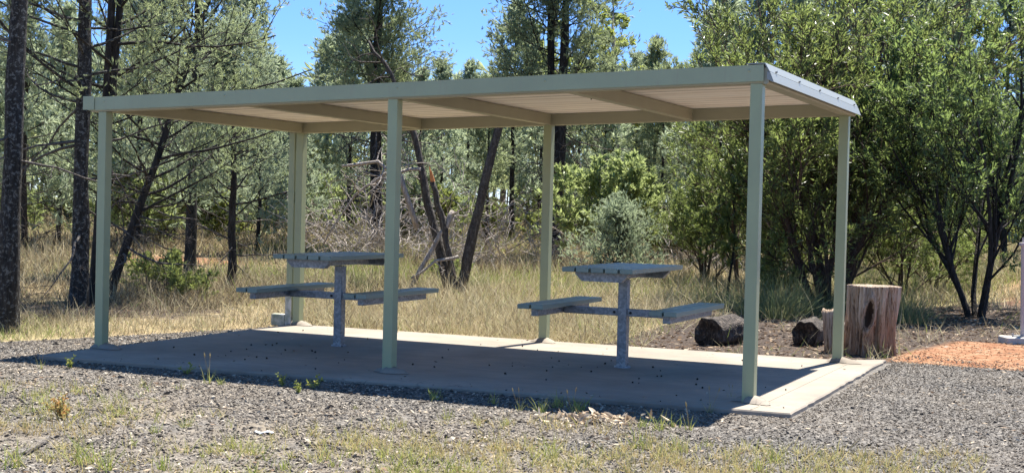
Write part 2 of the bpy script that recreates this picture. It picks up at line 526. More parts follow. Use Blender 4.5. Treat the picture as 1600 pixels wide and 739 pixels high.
def build_shelter():
    R = thing('picnic_shelter', (0, 0, 0), 'sage green steel shelter with flat pitched roof on six posts over the concrete slab', 'shelter')
    pw = .044
    for x in (0, 3, 6):
        for y in (0, W3):
            a = Acc(); a.box((x - pw, y - pw, -.02), (x + pw, y + pw, zt(x) - .0185))
            p = bevel(a.obj('post', M['green'], R), .003)
            # grout pad spread round the foot
            rng = np.random.default_rng(int(x * 10 + y * 3) + 1)
            a = Acc(); n = 22; th = np.arange(n) * 2 * math.pi / n
            r = .135 * (1 + .9 * (fbm(np.cos(th) * 1.5 + x, np.sin(th) * 1.5 + y, 55, 2) - .5) * 2 + rng.normal(0, .07, n)) * (1 + .25 * np.cos(th))
            ring0 = np.stack([x + r * np.cos(th), y - .02 + r * .62 * np.sin(th), np.full(n, .0045)], 1)
            r1 = r * .62
            ring1 = np.stack([x + r1 * np.cos(th), y - .02 + r1 * .62 * np.sin(th),   .022 + rng.random(n) * .02], 1)
            V = np.vstack([ring0, ring1, [(x, y, .062)]])
            a.add(V, quads=[(k, (k + 1) % n, n + (k + 1) % n, n + k) for k in range(n)], tris=[(n + k, n + (k + 1) % n, 2 * n) for k in range(n)])
            a.obj('grout_pad', M['concrete'], p, smooth=True)
    # front fascia over the front beam, whose lower lip shows under it
    X0, X1 = -.135, 6.055
    def fx(u, v, w): return (w, u, zt(w) + v)
    a = Acc(); a.prism([(-.062, .114), (-.062, -.004), (-.050, -.006), (-.050, .114)], X0, X1, fx)
    fa = a.obj('fascia', M['fascia'], R)
    a = Acc(); a.prism([(-.0495, -.008), (-.046, -.016), (-.042, -.018), (.050, -.018), (.050, .095), (-.0495, .095)], X0 + .01, X1 - .004, fx)
    a.obj('front_beam', M['beam'], R)
    for x in (.03, 1.35, 3.05, 4.35, 5.95):
        a = Acc(); th = np.arange(10) * 2 * math.pi / 10
        V = [(x + .012 * math.cos(t), -.0622, zt(x) + .075 + .012 * math.sin(t)) for t in th] + [(x, -.069, zt(x) + .075)]
        a.add(V, tris=[(k, (k + 1) % 10, 10) for k in range(10)]); a.obj('rivet', M['fascia'], fa)
    # back beam
    a = Acc(); a.prism([(W3 - .046, -.020), (W3 + .05, -.020), (W3 + .05, .095), (W3 - .046, .095)], X0 + .01, X1 - .004, fx)
    bevel(a.obj('back_beam', M['beam'], R), .004)
    # five rafters
    for x in (0, 1.5, 3, 4.5, 6.0):
        a = Acc(); V = []
        for dz in (-.014, .092):
            for xx, yy in ((x - .040, .052), (x + .040, .052), (x + .040, W3 - .048), (x - .040, W3 - .048)): V.append((xx, yy, zt(xx) + dz))
        a.add(V, quads=[(0, 3, 2, 1), (4, 5, 6, 7), (0, 1, 5, 4), (1, 2, 6, 5), (2, 3, 7, 6), (3, 0, 4, 7)])
        bevel(a.obj('rafter', M['beam'], R), .004)
    # roof sheet with ribs running along the roof
    a = Acc(); y = -.046; prof_t = []
    while y < W3 + .05:
        prof_t += [(y, .0965), (y + .055, .0965), (y + .063, .114), (y + .077, .114), (y + .085, .0965)]
        y += .105
    pr_ = [p for p in prof_t if p[0] <= W3 + .09]
    n = len(pr_); XA, XB = -.11, 6.06
    V = [fx(u, v, XA) for u, v in pr_] + [fx(u, v, XB) for u, v in pr_]
    a.add(V, quads=[(i, i + 1, n + i + 1, n + i) for i in range(n - 1)])
    V = [fx(-.048, .1165, XA), fx(W3 + .09, .1165, XA), fx(-.048, .1165, XB), fx(W3 + .09, .1165, XB)]
    a.add(V, quads=[(0, 1, 3, 2)])
    a.obj('roof_sheet', M['ceiling'], R)
    # barge flashing at the high end: upper cap tilted to the sky, lower drip
    def fy(u, v, w): return (u, w, v)
    zb = zt(6.06)
    a = Acc()
    a.prism([(5.93, zb + .116), (6.060, zb + .118), (6.066, zb + .126), (5.93, zb + .124)], -.066, W3 + .10, fy)
    a.prism([(6.060, zb + .118), (6.094, zb + .064), (6.101, zb + .064), (6.066, zb + .126)], -.066, W3 + .10, fy)
    a.prism([(6.080, zb + .0615), (6.102, zb + .0615), (6.131, zb - .010), (6.122, zb - .012), (6.080, zb + .01)], -.063, W3 + .097, fy)
    fl = a.obj('barge_flashing', M['flash'], R)
    for y in np.linspace(.12, W3 - .1, 5):
        a = Acc(); a.tube([(6.098, y, zb + .074), (6.112, y, zb + .078)], [.009, .007], 8, cap=True); a.obj('screw', M['gal'], fl)
    a = Acc(); a.prism([(6.052, zb + .092), (6.084, zb + .092), (6.092, zb - .012), (6.080, zb - .024), (6.052, zb - .024)], -.046, W3 + .05, fy)
    a.obj('end_beam', M['beam'], R)
    # low end gutter with its stop end
    zg = zt(-.13)
    a = Acc()
    a.prism([(-.20, zg + .118), (-.20, zg + .012), (-.194, zg + .016), (-.194, zg + .118)], -.066, W3 + .09, fy)
    a.prism([(-.20, zg + .012), (-.135, zg - .004), (-.135, zg + .004), (-.194, zg + .016)], -.066, W3 + .09, fy)
    a.prism([(-.135, zg - .004), (-.121, zg - .004), (-.121, zg + .118), (-.135, zg + .118)], -.066, W3 + .09, fy)
    g = a.obj('gutter', M['fascia'], R)
    a = Acc(); a.box((-.202, -.070, zg + .002), (-.075, -.0665, zg + .124)); a.obj('stop_end', M['fascia'], g)
    # downpipe beside the far left post, with bracket and a shoe at the foot
    a = Acc(); a.box((-.140, W3 - .045, .10), (-.056, W3 + .035, zt(0) + .05)); d = bevel(a.obj('downpipe', M['green'], R), .012, 3)
    a = Acc(); a.box((-.146, W3 - .050, 1.46), (-.050, W3 + .04, 1.485)); a.obj('bracket', M['green'], d)
    a = Acc(); a.box((-.145, W3 - .05, -.01), (-.060, W3 + .04, .46)); s = bevel(a.obj('pipe_shoe', M['shoe'], d), .01)
    a = Acc(); a.box((-.33, W3 - .05, -.02), (-.146, W3 + .04, .115)); bevel(a.obj('pipe_outlet', M['shoe'], d), .014)
    # dark wasp nest smear of cable hanging from a rafter
    a = Acc(); p = [(4.452, .62, zt(4.5) + .09), (4.449, .70, zt(4.5) + .05), (4.449, .71, zt(4.5) + .01), (4.449, .66, zt(4.5) - .016)]
    a.tube(p, .006, 5); a.obj('cable', M['black'], R)


M['black'] = m_tint('black_plastic', [(0, (.015, .015, .015)), (1, (.02, .02, .02))], .5)


def mk_shoe():
    b = NT('weathered_pipe'); n = b.noise(b.coord(), 9, 5, .7)
    return b.done(b.bsdf(b.ramp(n, [(.35, (.22, .25, .18)), (.5, (.40, .40, .33)), (.6, (.58, .56, .50))]), .7))


M['shoe'] = mk_shoe()
build_shelter()


# ------------------------------------------------------------------ picnic tables
def make_table():
    R = thing('picnic_table', (1.568, 1.535, 0), '', 'table', 'pedestal picnic tables under the shelter')
    T, Sz = .885, .556
    hw, hl = .312, .68
    a = Acc(); w = (2 * hw - 4 * .018) / 5
    for k in range(5):
        x0 = -hw + k * (w + .018)
        a.box((x0, -hl - .006 * (k % 2), T - .040), (x0 + w, hl + .004 * (k % 3), T), tint=(.35, .7, .45, .8, .5)[k])
    bevel(a.obj('tabletop', M['plank'], R), .004)
    for sx in (-1, 1):
        xs = sorted((sx * .47, sx * .705)); a = Acc(); w = (xs[1] - xs[0] - .016) / 2
        for k in range(2):
            x0 = xs[0] + k * (w + .016); a.box((x0, -.70, Sz - .040), (x0 + w, .70, Sz), tint=(.4, .75)[k])
        s = bevel(a.obj('seat', M['plank'], R), .004)
        a = Acc(); xc = sx * .5875
        a.box((xc - .032, -.60, Sz - .105), (xc + .032, .60, Sz - .0415)); bevel(a.obj('seat_rail', M['gal'], R), .005)
    a = Acc(); a.box((-.042, -.042, .002), (.042, .042, T - .115)); bevel(a.obj('pedestal', M['gal'], R), .007)
    a = Acc(); a.tube([(0, 0, .0), (0, 0, .012)], [.075, .072], 16, cap=True); a.obj('weld_collar', M['gal'], R)
    a = Acc(); a.box((-.553, -.030, Sz - .107), (-.0425, .030, Sz - .043)); a.box((.0425, -.030, Sz - .107), (.553, .030, Sz - .043))
    bevel(a.obj('cross_arm', M['gal'], R), .005)
    for sx in (-1, 1):
        a = Acc(); a.tube([(sx * .075, -.0305, Sz - .075), (sx * .075, -.038, Sz - .075)], .012, 8, cap=True)
        a.obj('bolt', M['black'], R)
    a = Acc(); a.box((-.028, -.5, T - .108), (.028, .5, T - .042)); a.obj('top_rail', M['gal'], R)
    for y in (-.54, .54):
        a = Acc()
        prof = [(-.235, T - .0415), (.235, T - .0415), (.235, T - .058), (.175, T - .118), (-.175, T - .118), (-.235, T - .058)]
        a.prism(prof, y - .032, y + .032, lambda u, v, w: (u, w, v)); a.obj('top_bracket', M['gal'], R)
    return R


t1 = make_table(); t2 = copy_tree(t1)
t2.location = (4.465, 1.528, 0)
t1['label'] = 'grey green slatted picnic table between the left front post and the middle post'
t2['label'] = 'grey green slatted picnic table in front of the charred log and bluish shrub'


# ------------------------------------------------------------------ plants: generators
def path(p, d, L, n, wander, pull, rng):
    pts = [S(p, float)]; d = nrm(d)
    for i in range(n):
        d = nrm(d + rng.normal(0, wander, 3) + S([0, 0, pull]))
        pts.append(pts[-1] + d * L / n)
    return np.array(pts)


def along(pts, t):
    x = np.clip(t, 0, 1) * (len(pts) - 1); i = min(int(x), len(pts) - 2); f = x - i
    return pts[i] * (1 - f) + pts[i + 1] * f, nrm(pts[i + 1] - pts[i])


def spray_template(seed=1, n=9, w=.05):
    rng = np.random.default_rng(seed); V = []; Fc = []
    for k in range(n):
        b = S([0, 0, rng.uniform(-.1, .45)])
        th = rng.uniform(0, 6.28); sp = rng.uniform(.15, .6)
        d = nrm(S([math.cos(th) * sp, math.sin(th) * sp, 1.0]))
        l = rng.uniform(.4, .75); tip = b + d * l
        sd = nrm(np.cross(d, rng.normal(size=3))) * w * rng.uniform(.7, 1.3)
        i = len(V); mid = b + d * l * .55
        V += [b, mid + sd, tip, mid - sd]; Fc += [(i, i + 1, i + 2), (i, i + 2, i + 3)]
    return S(V), S(Fc)


SPRAY = spray_template(1, 12, .034)
SPRAY_FAR = spray_template(2, 11, .045)
LEAF = (S([(0, 0, 0), (-.5, .14, .5), (.5, .14, .5), (0, -.05, 1.0)], float), S([(0, 2, 3), (0, 3, 1)]))


def cypress(seed, H, r0, cb, spread, nb, ns=6, k=9, spray=.17, dead=(0, 0, 0), lean=(0, 0), wig=.012, fork=None, tw=.004, far=False, topcut=1.0,
            low=.45, arms=None, deadlen=1.0, bsides=9):
    rng = np.random.default_rng(seed)
    w = Acc(); l = Acc()
    n = 18; z = np.linspace(-.15, H, n)
    t = np.linspace(0, 1, n)
    wob = np.cumsum(rng.normal(0, wig, (n, 2)), 0) * H / 8
    tr = np.stack([lean[0] * t + wob[:, 0], lean[1] * t + wob[:, 1], z], 1)
    rad = r0 * ((1 - t) ** .85) + .012; rad[0] *= 1.25
    w.tube(tr, rad, bsides, rough=.07, rng=rng)
    trunks = [tr]
    if fork:
        f0, dx, dy = fork
        p0, _ = along(tr, f0)
        t2_ = np.linspace(0, 1, 12)
        tr2 = p0 + np.stack([dx * np.sqrt(t2_), dy * np.sqrt(t2_), (H * .96 - p0[2]) * t2_], 1) + np.cumsum(rng.normal(0, wig, (12, 3)), 0)
        w.tube(tr2, r0 * .72 * ((1 - t2_) ** .85) + .01, bsides, rough=.07, rng=rng); trunks.append(tr2)
    P = []; D = []; Tn = []
    for i in range(nb):
        tt = cb + (1 - cb) * ((i + rng.random()) / nb)
        tq = (tt - cb) / (1 - cb)
        tk = trunks[i % len(trunks)]
        if len(trunks) > 1 and tk is trunks[1] and tt < fork[0]: tk = trunks[0]
        tl = tt if tk is trunks[0] else (tt - fork[0]) / (1 - fork[0])
        p, _ = along(tk, tl * topcut)
        az = i * 2.4 + rng.normal(0, .5)
        env = spread * ((1 - tq) ** .65) * min(1, low + tq * 2.2) + .15
        Lb = env * rng.uniform(.6, 1.2)
        el = RAD(8 + 48 * tq + rng.normal(0, 11))
        d = S([math.cos(az) * math.cos(el), math.sin(az) * math.cos(el), math.sin(el)])
        bp = path(p, d, Lb, 6, .10, .07, rng)
        rb = .007 + .008 * Lb
        w.tube(bp, np.linspace(rb, max(tw, rb * .3), 7), 5 if not far else 3)
        btint = rng.normal(.5, .16)
        for s in range(ns):
            u = .28 + .72 * (s + rng.random()) / ns
            q, dd = along(bp, u)
            side = nrm(np.cross(dd, rng.normal(size=3)))
            d2 = nrm(dd * .75 + side * .75 + S([0, 0, .22]))
            L2 = Lb * rng.uniform(.2, .42) * (1.15 - .4 * u) + .12
            sp = path(q, d2, L2, 3, .18, .12, rng)
            w.tube(sp, np.linspace(max(tw, rb * .35), tw * .8, 4), 3)
            us = rng.uniform(.3, 1.08, k)
            for v in us:
                qq, d3 = along(sp, v); P.append(qq + rng.normal(0, .05 + .16 * spray, 3)); D.append(d3 * .5 + S([0, 0, .3]) + rng.normal(0, .62, 3)); Tn.append(btint + rng.normal(0, .13))
    lo, hi, cnt = dead
    for i in range(cnt):
        tt = lo + (hi - lo) * (i + rng.random()) / cnt
        p, _ = along(tr, tt); az = rng.uniform(0, 6.28); el = RAD(rng.uniform(-28, 18))
        d = S([math.cos(az) * math.cos(el), math.sin(az) * math.cos(el), math.sin(el)])
        Lb = spread * rng.uniform(.45, 1.0) * deadlen
        bp = path(p, d, Lb, 7, .16, -.03, rng)
        w.tube(bp, np.linspace(.006 + .009 * Lb, tw, 8), 4, mi=1)
        for s in range(7):
            q, dd = along(bp, rng.uniform(.25, 1)); side = nrm(np.cross(dd, rng.normal(size=3)))
            sp = path(q, dd * .6 + side, Lb * rng.uniform(.12, .38), 4, .28, -.02, rng)
            w.tube(sp, np.linspace(tw * 1.2, tw * .7, 5), 3, mi=1)
            for s2 in range(3):
                q2, dd2 = along(sp, rng.uniform(.3, 1)); side = nrm(np.cross(dd2, rng.normal(size=3)))
                w.tube(path(q2, dd2 * .6 + side, Lb * rng.uniform(.06, .16), 2, .3, 0, rng), tw * .7, 3, mi=1)
    for arm in (arms or []):
        zf, az, L, el = arm
        p, _ = along(tr, zf); d = S([math.cos(az) * math.cos(el), math.sin(az) * math.cos(el), math.sin(el)])
        bp = path(p, d, L, 8, .07, .03, rng); w.tube(bp, np.linspace(.024, .008, 9), 5)
        for s in range(9):
            q, dd = along(bp, rng.uniform(.25, 1)); side = nrm(np.cross(dd, rng.normal(size=3)))
            sp = path(q, dd * .7 + side * .8, L * rng.uniform(.12, .28), 3, .2, .1, rng)
            w.tube(sp, np.linspace(.008, tw, 4), 3)
            for v in rng.uniform(.3, 1.08, k):
                qq, d3 = along(sp, v); P.append(qq + rng.normal(0, .06, 3)); D.append(d3 * .7 + S([0, 0, .3]) + rng.normal(0, .4, 3)); Tn.append(rng.normal(.5, .15))
    P = S(P); D = S(D)
    tv, tf = SPRAY_FAR if far else SPRAY
    l.scatter(tv, tf, P, D, spray * rng.uniform(.7, 1.35, len(P)), rng, tint=np.clip(Tn, 0, 1))
    return w, l


def broadleaf(seed, stems, kids=(4, 5, 5), nleaf=26, leaf=(.085, .020), wander=.09, pull=.05, ratio=(.45, .7), bare=.3, tw=.004, droop=0.0,
              ang=.75, base_r=.10, flat=.0, lean_out=.0):
    """many-stemmed leafy bush or small tree; stems = (azimuth, elevation, length, radius)"""
    rng = np.random.default_rng(seed); w = Acc(); l = Acc(); P = []; D = []; Tn = []; Sz = []

    def grow(p, d, L, r, lev, tint):
        n = 7 if lev == len(kids) else 4
        pts = path(p, d, L, n, wander, pull, rng)
        w.tube(pts, np.linspace(r, max(tw * .8, r * .35), n + 1), 7 if lev == len(kids) else (5 if lev == len(kids) - 1 else 3))
        if lev == 0:
            for v in rng.uniform(.1, 1.03, nleaf):
                q, dd = along(pts, v); side = nrm(np.cross(dd, rng.normal(size=3)))
                P.append(q); D.append(dd * .65 + side * rng.uniform(.4, 1.0) + S([0, 0, .12 - droop])); Tn.append(tint + rng.normal(0, .16)); Sz.append(rng.uniform(.45, 1.45))
            return
        c = kids[len(kids) - lev]
        for i in range(c):
            u = bare + (1 - bare) * (i + rng.random()) / c if lev == len(kids) else .2 + .8 * (i + rng.random()) / c
            q, dd = along(pts, u); side = nrm(np.cross(dd, rng.normal(size=3)))
            grow(q, dd + side * ang * rng.uniform(.6, 1.3), L * rng.uniform(*ratio) * (1.15 - .35 * u), max(tw, r * (1 - .6 * u) * .55), lev - 1, tint + rng.normal(0, .09))
        grow(pts[-1], pts[-1] - pts[-2], L * ratio[0] * .9, max(tw, r * .35), lev - 1, tint)
    for az, el, L, r in stems:
        b = S([math.cos(az) * base_r * rng.uniform(.3, 1), math.sin(az) * base_r * rng.uniform(.3, 1), -.1])
        grow(b, S([math.cos(az) * math.cos(el), math.sin(az) * math.cos(el), math.sin(el)]), L, r, len(kids), rng.normal(.45, .08))
    Sz = S(Sz)
    l.scatter(*LEAF, P, D, np.stack([Sz * leaf[1], Sz * leaf[1], Sz * leaf[0]], 1), rng, tint=np.clip(Tn, 0, 1))
    return w, l


def plant(name, wl, xy, bark, leaf, label, cat, group=None, rz=0, scale=1, dz=0.0):
    w, l = wl
    R = thing(name, (xy[0], xy[1], float(gz(xy[0], xy[1])) + dz), label, cat, group, rz); R.scale = (scale,) * 3
    w.obj('trunk' if cat == 'tree' else 'stem', bark, R, smooth=True)
    l.obj('crown' if cat == 'tree' else 'foliage', leaf, R)
    return R


def again(R, xy, label, rz, scale, group=None, dz=0):
    c = copy_tree(R); c.location = (xy[0], xy[1], float(gz(xy[0], xy[1])) + dz); c.rotation_euler = (0, 0, rz); c.scale = (scale,) * 3
    c['label'] = label
    if group: c['group'] = group
    return c


CT = [M['darkbark'], M['twig']]
CL = [M['lichbark'], M['twig']]
RX = RT0; DX = FH
def loc(dx, dd, z=0): return RX * dx + DX * dd + S([0, 0, z])

# ---- the near cypress pines at the left
plant('cypress_pine', cypress(11, 11.5, .100, .42, 1.7, 60, 6, 14, .105, (.12, .42, 6), lean=(.25, .1)), (-2.12, .95), CL, M['pine'],
      'dark lichen speckled pine trunk at the left edge of the gravel', 'tree')
plant('cypress_pine', cypress(12, 10.5, .106, .25, 2.4, 60, 7, 14, .105, (.10, .30, 7), lean=(.10, .0), low=.7), (-4.05, 4.15), CL, M['pine'],
      'thick dark straight pine trunk standing in brown grass left of the shelter', 'tree')
plant('cypress_pine', cypress(13, 10, .062, .24, 2.1, 58, 7, 14, .105, (.10, .24, 5), fork=(.22, .36, .15), low=.7, lean=(.28, .12)), (-4.30, 4.75), CT, M['pine'],
      'forked pine with twin dark stems rising behind the left front post', 'tree')
plant('cypress_pine', cypress(14, 5.8, .058, .22, 2.0, 54, 7, 14, .105, (.10, .25, 5), lean=tuple((loc(1.7, .5))[:2]), low=.8, arms=[(.36, -.1, 2.3, .25), (.48, .2, 2.2, .2)]), (-5.05, 5.9), CT, M['pine'],
      'thin pine leaning to the right beside the left front post', 'tree')
plant('cypress_pine', cypress(15, 9.6, .10, .13, 1.75, 90, 7, 15, .12, (.05, .15, 6), low=.9), col_xy(300, 25.5), CT, M['bluepine'],
      'full grey green pine rising above the left half of the roof', 'tree')
plant('cypress_pine', cypress(16, 4.1, .062, .30, 1.25, 46, 7, 15, .10, (.12, .34, 7), low=.8, wig=.02), col_xy(361, 22.4), CT, M['bluepine'],
      'small blue green pine with bare black trunk between the left post and downpipe', 'tree')
# ---- the tall ones behind the shelter
plant('cypress_pine', cypress(17, 12.5, .15, .27, 1.62, 150, 8, 15, .17, (.05, .32, 34), low=.75, tw=.007, deadlen=1.25), col_xy(588, 35), CT, M['pine'],
      'tall dense pine with a tangle of dead lower branches behind the middle post', 'tree')
plant('cypress_pine', cypress(18, 12.0, .16, .28, 2.0, 140, 8, 14, .17, (.06, .32, 24), low=.75, tw=.007, fork=(.2, -.5, .1)), col_xy(868, 35), CT, M['pine'],
      'tall spreading pine rising over the middle of the roof', 'tree')

# ---- broken dead tree behind the middle post
def build_dead_tree():
    x, y = -1.72, 10.45
    R = thing('dead_tree', (x, y, float(gz(x, y))), 'dead grey tree with leaning trunks and a snapped orange limb behind the left table', 'tree')
    rng = np.random.default_rng(31)
    def limb(acc, pts, r0, r1, n=8):
        P = [loc(*p) for p in pts]; Q = [P[0]]
        for a, b in zip(P[:-1], P[1:]):
            for s in (1 / 3, 2 / 3, 1): Q.append(a + (b - a) * s + rng.normal(0, .012, 3))
        acc.tube(Q, np.linspace(r0, r1, len(Q)), n, rough=.08, rng=rng, cap=True); return np.array(Q)
    def twigs(acc, Q, cnt, L, tw=.006):
        for i in range(cnt):
            q, dd = along(Q, rng.uniform(.25, 1)); side = nrm(np.cross(dd, rng.normal(size=3)))
            bp = path(q, dd * .5 + side, L * rng.uniform(.4, 1), 6, .22, -.04, rng); acc.tube(bp, np.linspace(.014, tw, 7), 4)
            for j in range(4):
                q2, d2 = along(bp, rng.uniform(.3, 1)); acc.tube(path(q2, d2 * .6 + nrm(np.cross(d2, rng.normal(size=3))), L * rng.uniform(.1, .35), 3, .25, -.04, rng), tw * .8, 3)
    a = Acc()
    q1 = limb(a, [(-.05, 0, -.1), (-.22, .05, .55), (-.48, .1, 1.5), (-.72, .15, 2.6), (-1.15, .2, 3.6), (-1.55, .3, 4.15)], .10, .018)
    twigs(a, q1[6:], 12, 1.4)
    a.obj('trunk', [M['deadtrunk']], R, smooth=True)
    a = Acc(); q = limb(a, [(.06, .02, -.1), (.20, 0, .6), (.45, -.05, 1.8), (.66, -.1, 2.75), (.78, -.12, 3.2)], .095, .055); twigs(a, q[8:], 3, 1.0)
    a.obj('leaning_trunk', [M['deadtrunk']], R, smooth=True)
    a = Acc(); q = limb(a, [(0, -.06, -.08), (-.08, -.1, .6), (-.25, -.14, 1.3), (-.40, -.18, 1.84)], .062, .045)
    br = a.obj('broken_limb', [M['deadtrunk']], R, smooth=True)
    a = Acc(); e = loc(-.40, -.18, 1.83); dd = loc(-.22, 0, 1)
    th = np.arange(9) * 2 * math.pi / 9
    A = nrm(np.cross(dd, [0, 1, .2])); B = nrm(np.cross(dd, A))
    for kx in range(5):
        off = A * rng.normal(0, .018) + B * rng.normal(0, .018); a.tube([e + off, e + off + nrm(dd) * rng.uniform(.10, .26)], [.030, .006], 6, cap=True)
    a.obj('splintered_end', [M['splinter']], br)
    a = Acc()
    q = limb(a, [(-.75, -.25, .02), (-.45, -.2, .6), (-.15, -.12, 1.15), (-.05, -.05, 1.35)], .035, .045); twigs(a, q, 4, .5)
    q = limb(a, [(-1.9, -.1, 2.05), (-1.3, -.1, 2.12), (-.95, -.1, 1.95), (-.62, -.05, 1.05)], .02, .05); twigs(a, q, 5, 1.0)
    q = limb(a, [(-.70, -.3, .25), (-.3, -.3, .55), (.05, -.2, .62)], .02, .03); twigs(a, q, 4, .5)
    q = limb(a, [(-2.2, .1, .75), (-1.7, .1, 1.6), (-1.2, .1, 1.95), (-.6, .1, 2.05)], .012, .03); twigs(a, q, 5, .9)
    a.obj('dead_branch', [M['deadwood']], R, smooth=True)


M['splinter'] = m_tint('splintered_wood', [(0, (.38, .14, .05)), (.5, (.50, .20, .08)), (1, (.6, .3, .14))])
build_dead_tree()

# ---- right: the big many-stemmed bush and its neighbours
rs = np.random.default_rng(50)
big_stems = [(rs.uniform(0, 6.28), RAD(e), L, r) for e, L, r in [(82, 4.6, .075), (76, 4.4, .07), (84, 4.0, .06), (70, 4.2, .06), (64, 4.0, .055), (58, 3.9, .05), (72, 3.8, .045), (55, 3.6, .045), (66, 3.6, .04), (50, 3.2, .04), (78, 3.6, .04), (54, 3.4, .04), (74, 3.4, .026), (62, 3.2, .024), (68, 3.3, .026), (48, 2.8, .022), (80, 3.4, .026), (57, 3.0, .022)]]
big_stems = [(i * 2.4, el, L, r) for i, (az, el, L, r) in enumerate(big_stems)]
plant('leafy_bush', broadleaf(51, big_stems, (8, 6, 5), 14, (.092, .021), bare=.18, ratio=(.34, .52), base_r=.16, tw=.006), (4.05, 12.2), M['brownbark'], M['hop'],
      'big glossy many stemmed bush towering behind the tree stump', 'tree')
st2 = [(i * 2.4 + .7, RAD(e), L, r) for i, (e, L, r) in enumerate([(80, 3.3, .06), (68, 3.2, .05), (60, 3.0, .045), (72, 3.2, .045), (54, 2.8, .04), (84, 3.6, .05), (58, 3.0, .04)])]
plant('leafy_bush', broadleaf(52, st2, (8, 6, 5), 14, (.078, .022), bare=.20, ratio=(.36, .54), base_r=.12), (6.38, 11.3), M['darkbark'], M['darkhop'],
      'dark leaved tree with spreading black stems behind the sign post', 'tree')
st3 = [(i * 2.4 + .3, RAD(e), L, r) for i, (e, L, r) in enumerate([(80, 2.4, .05), (66, 2.4, .045), (72, 2.4, .04), (58, 2.2, .035), (84, 2.7, .05)])]
plant('leafy_bush', broadleaf(53, st3, (6, 5, 5), 24, (.085, .020), bare=.15, ratio=(.42, .62)), col_xy(1165, 26), M['brownbark'], M['hop'],
      'leafy green bush filling the gap left of the big bush', 'tree')
plant('sapling', broadleaf(54, [(0.5, RAD(88), 1.75, .026), (2.6, RAD(80), 1.2, .012)], (7, 3, 3), 12, (.085, .026), bare=.35, ratio=(.3, .5)), col_xy(1131, 22.3), M['darkbark'], M['hop'],
      'slender young sapling with one thin stem left of the right front post', 'tree')
plant('sapling', broadleaf(55, [(i * 2.4, RAD(e), 1.75, .028) for i, e in enumerate((84, 70, 62, 74, 58, 66))], (6, 4, 3), 20, (.11, .038), bare=.2, ratio=(.4, .6)), col_xy(958, 29), M['greybark'], M['light'],
      'pale yellow green leafy shrub rising behind the right table', 'shrub')
plant('young_cypress', cypress(57, 1.45, .030, .10, .88, 46, 6, 11, .11, (.02, .1, 4), low=.75, tw=.004, topcut=.90), col_xy(966, 25.5), CT, M['bluepine'],
      'low rounded blue grey young pine directly behind the right table', 'shrub')
scrub0 = plant('scrub_bush', broadleaf(57, [(i * 2.4, RAD(e), .55, .012) for i, e in enumerate((80, 66, 60, 70, 50, 56, 48))], (5, 4), 16, (.06, .022), bare=.2, ratio=(.4, .65)), col_xy(248, 20.5), M['greybark'], M['scrub'],
      'yellow green low shrub in dry grass right of the left front post', 'shrub')

def tussock(seed):
    rng = np.random.default_rng(seed); a = Acc(); n = 260
    P = np.c_[rng.normal(0, .13, (n, 2)), np.full(n, -.02)]; D = np.c_[P[:, :2] * 3.2 + rng.normal(0, .22, (n, 2)), np.ones(n)]
    H = rng.uniform(.25, .62, n); a.scatter(*BLADE, P, D, np.stack([np.full(n, .008), H, H], 1), rng, tint=rng.uniform(.45, 1, n)); return a.mesh('grass_tussock', M['tussock'])


M['tussock'] = m_tint('tussock_blade', [(0, (.30, .25, .14)), (.5, (.27, .27, .13)), (1, (.14, .18, .08))], tf=.35)
BLADE = (S([(-.5, 0, 0), (.5, 0, 0), (.32, .12, .55), (-.32, .12, .55), (0, .42, 1.0)], float), S([(0, 1, 2), (0, 2, 3), (3, 2, 4)]))
TK = [tussock(301), tussock(302)]
for px, d, sc_ in [(1188, 19.5, 1.2), (1222, 19.0, 1.3), (1250, 20.0, 1.1), (1425, 18.6, 1.0), (1395, 19.2, 1.1), (1352, 20.2, 1.2), (735, 23, .9), (560, 22, .8), (1110, 20.5, .9)]:
    x, y = col_xy(px, d); o = bpy.data.objects.new('grass_tussock', TK[px % 2]); COL.objects.link(o)
    o.location = (x, y, float(gz(x, y))); o.rotation_euler = (0, 0, px * .7); o.scale = (sc_,) * 3
    tag(o, 'arching grey green grass tussock in the dry grass', 'grass tussock', 'grey green tussocks')
for px, d, sc_, lb in [(292, 19.0, .75, 'small low shrub in the brown grass just right of the yellow green shrub'), (705, 25.5, .7, 'small low shrub beside the broken dead tree'), (1215, 22.5, 1.0, 'low shrub beside the big bush stems')]:
    c = copy_tree(scrub0); x, y = col_xy(px, d); c.location = (x, y, float(gz(x, y))); c.rotation_euler = (0, 0, px); c.scale = (sc_,) * 3; c['label'] = lb

bushC = [o for o in bpy.data.objects if o.name == 'leafy_bush.002'][0]
for px, d, sc_, lb in [(1412, 23.5, .50, 'low dark bush filling the gap between the stump and the spreading black stemmed tree'), (1465, 25, .52, 'low bush left of the black stems of the spreading tree'), (1235, 24.5, .55, 'low bush at the left foot of the big many stemmed bush'), (1105, 27, .62, 'low leafy bush beside the slender sapling')]:
    c = copy_tree(bushC); x, y = col_xy(px, d); c.location = (x, y, float(gz(x, y))); c.rotation_euler = (0, 0, px); c.scale = (sc_ * 1.1, sc_ * 1.1, sc_); c['label'] = lb

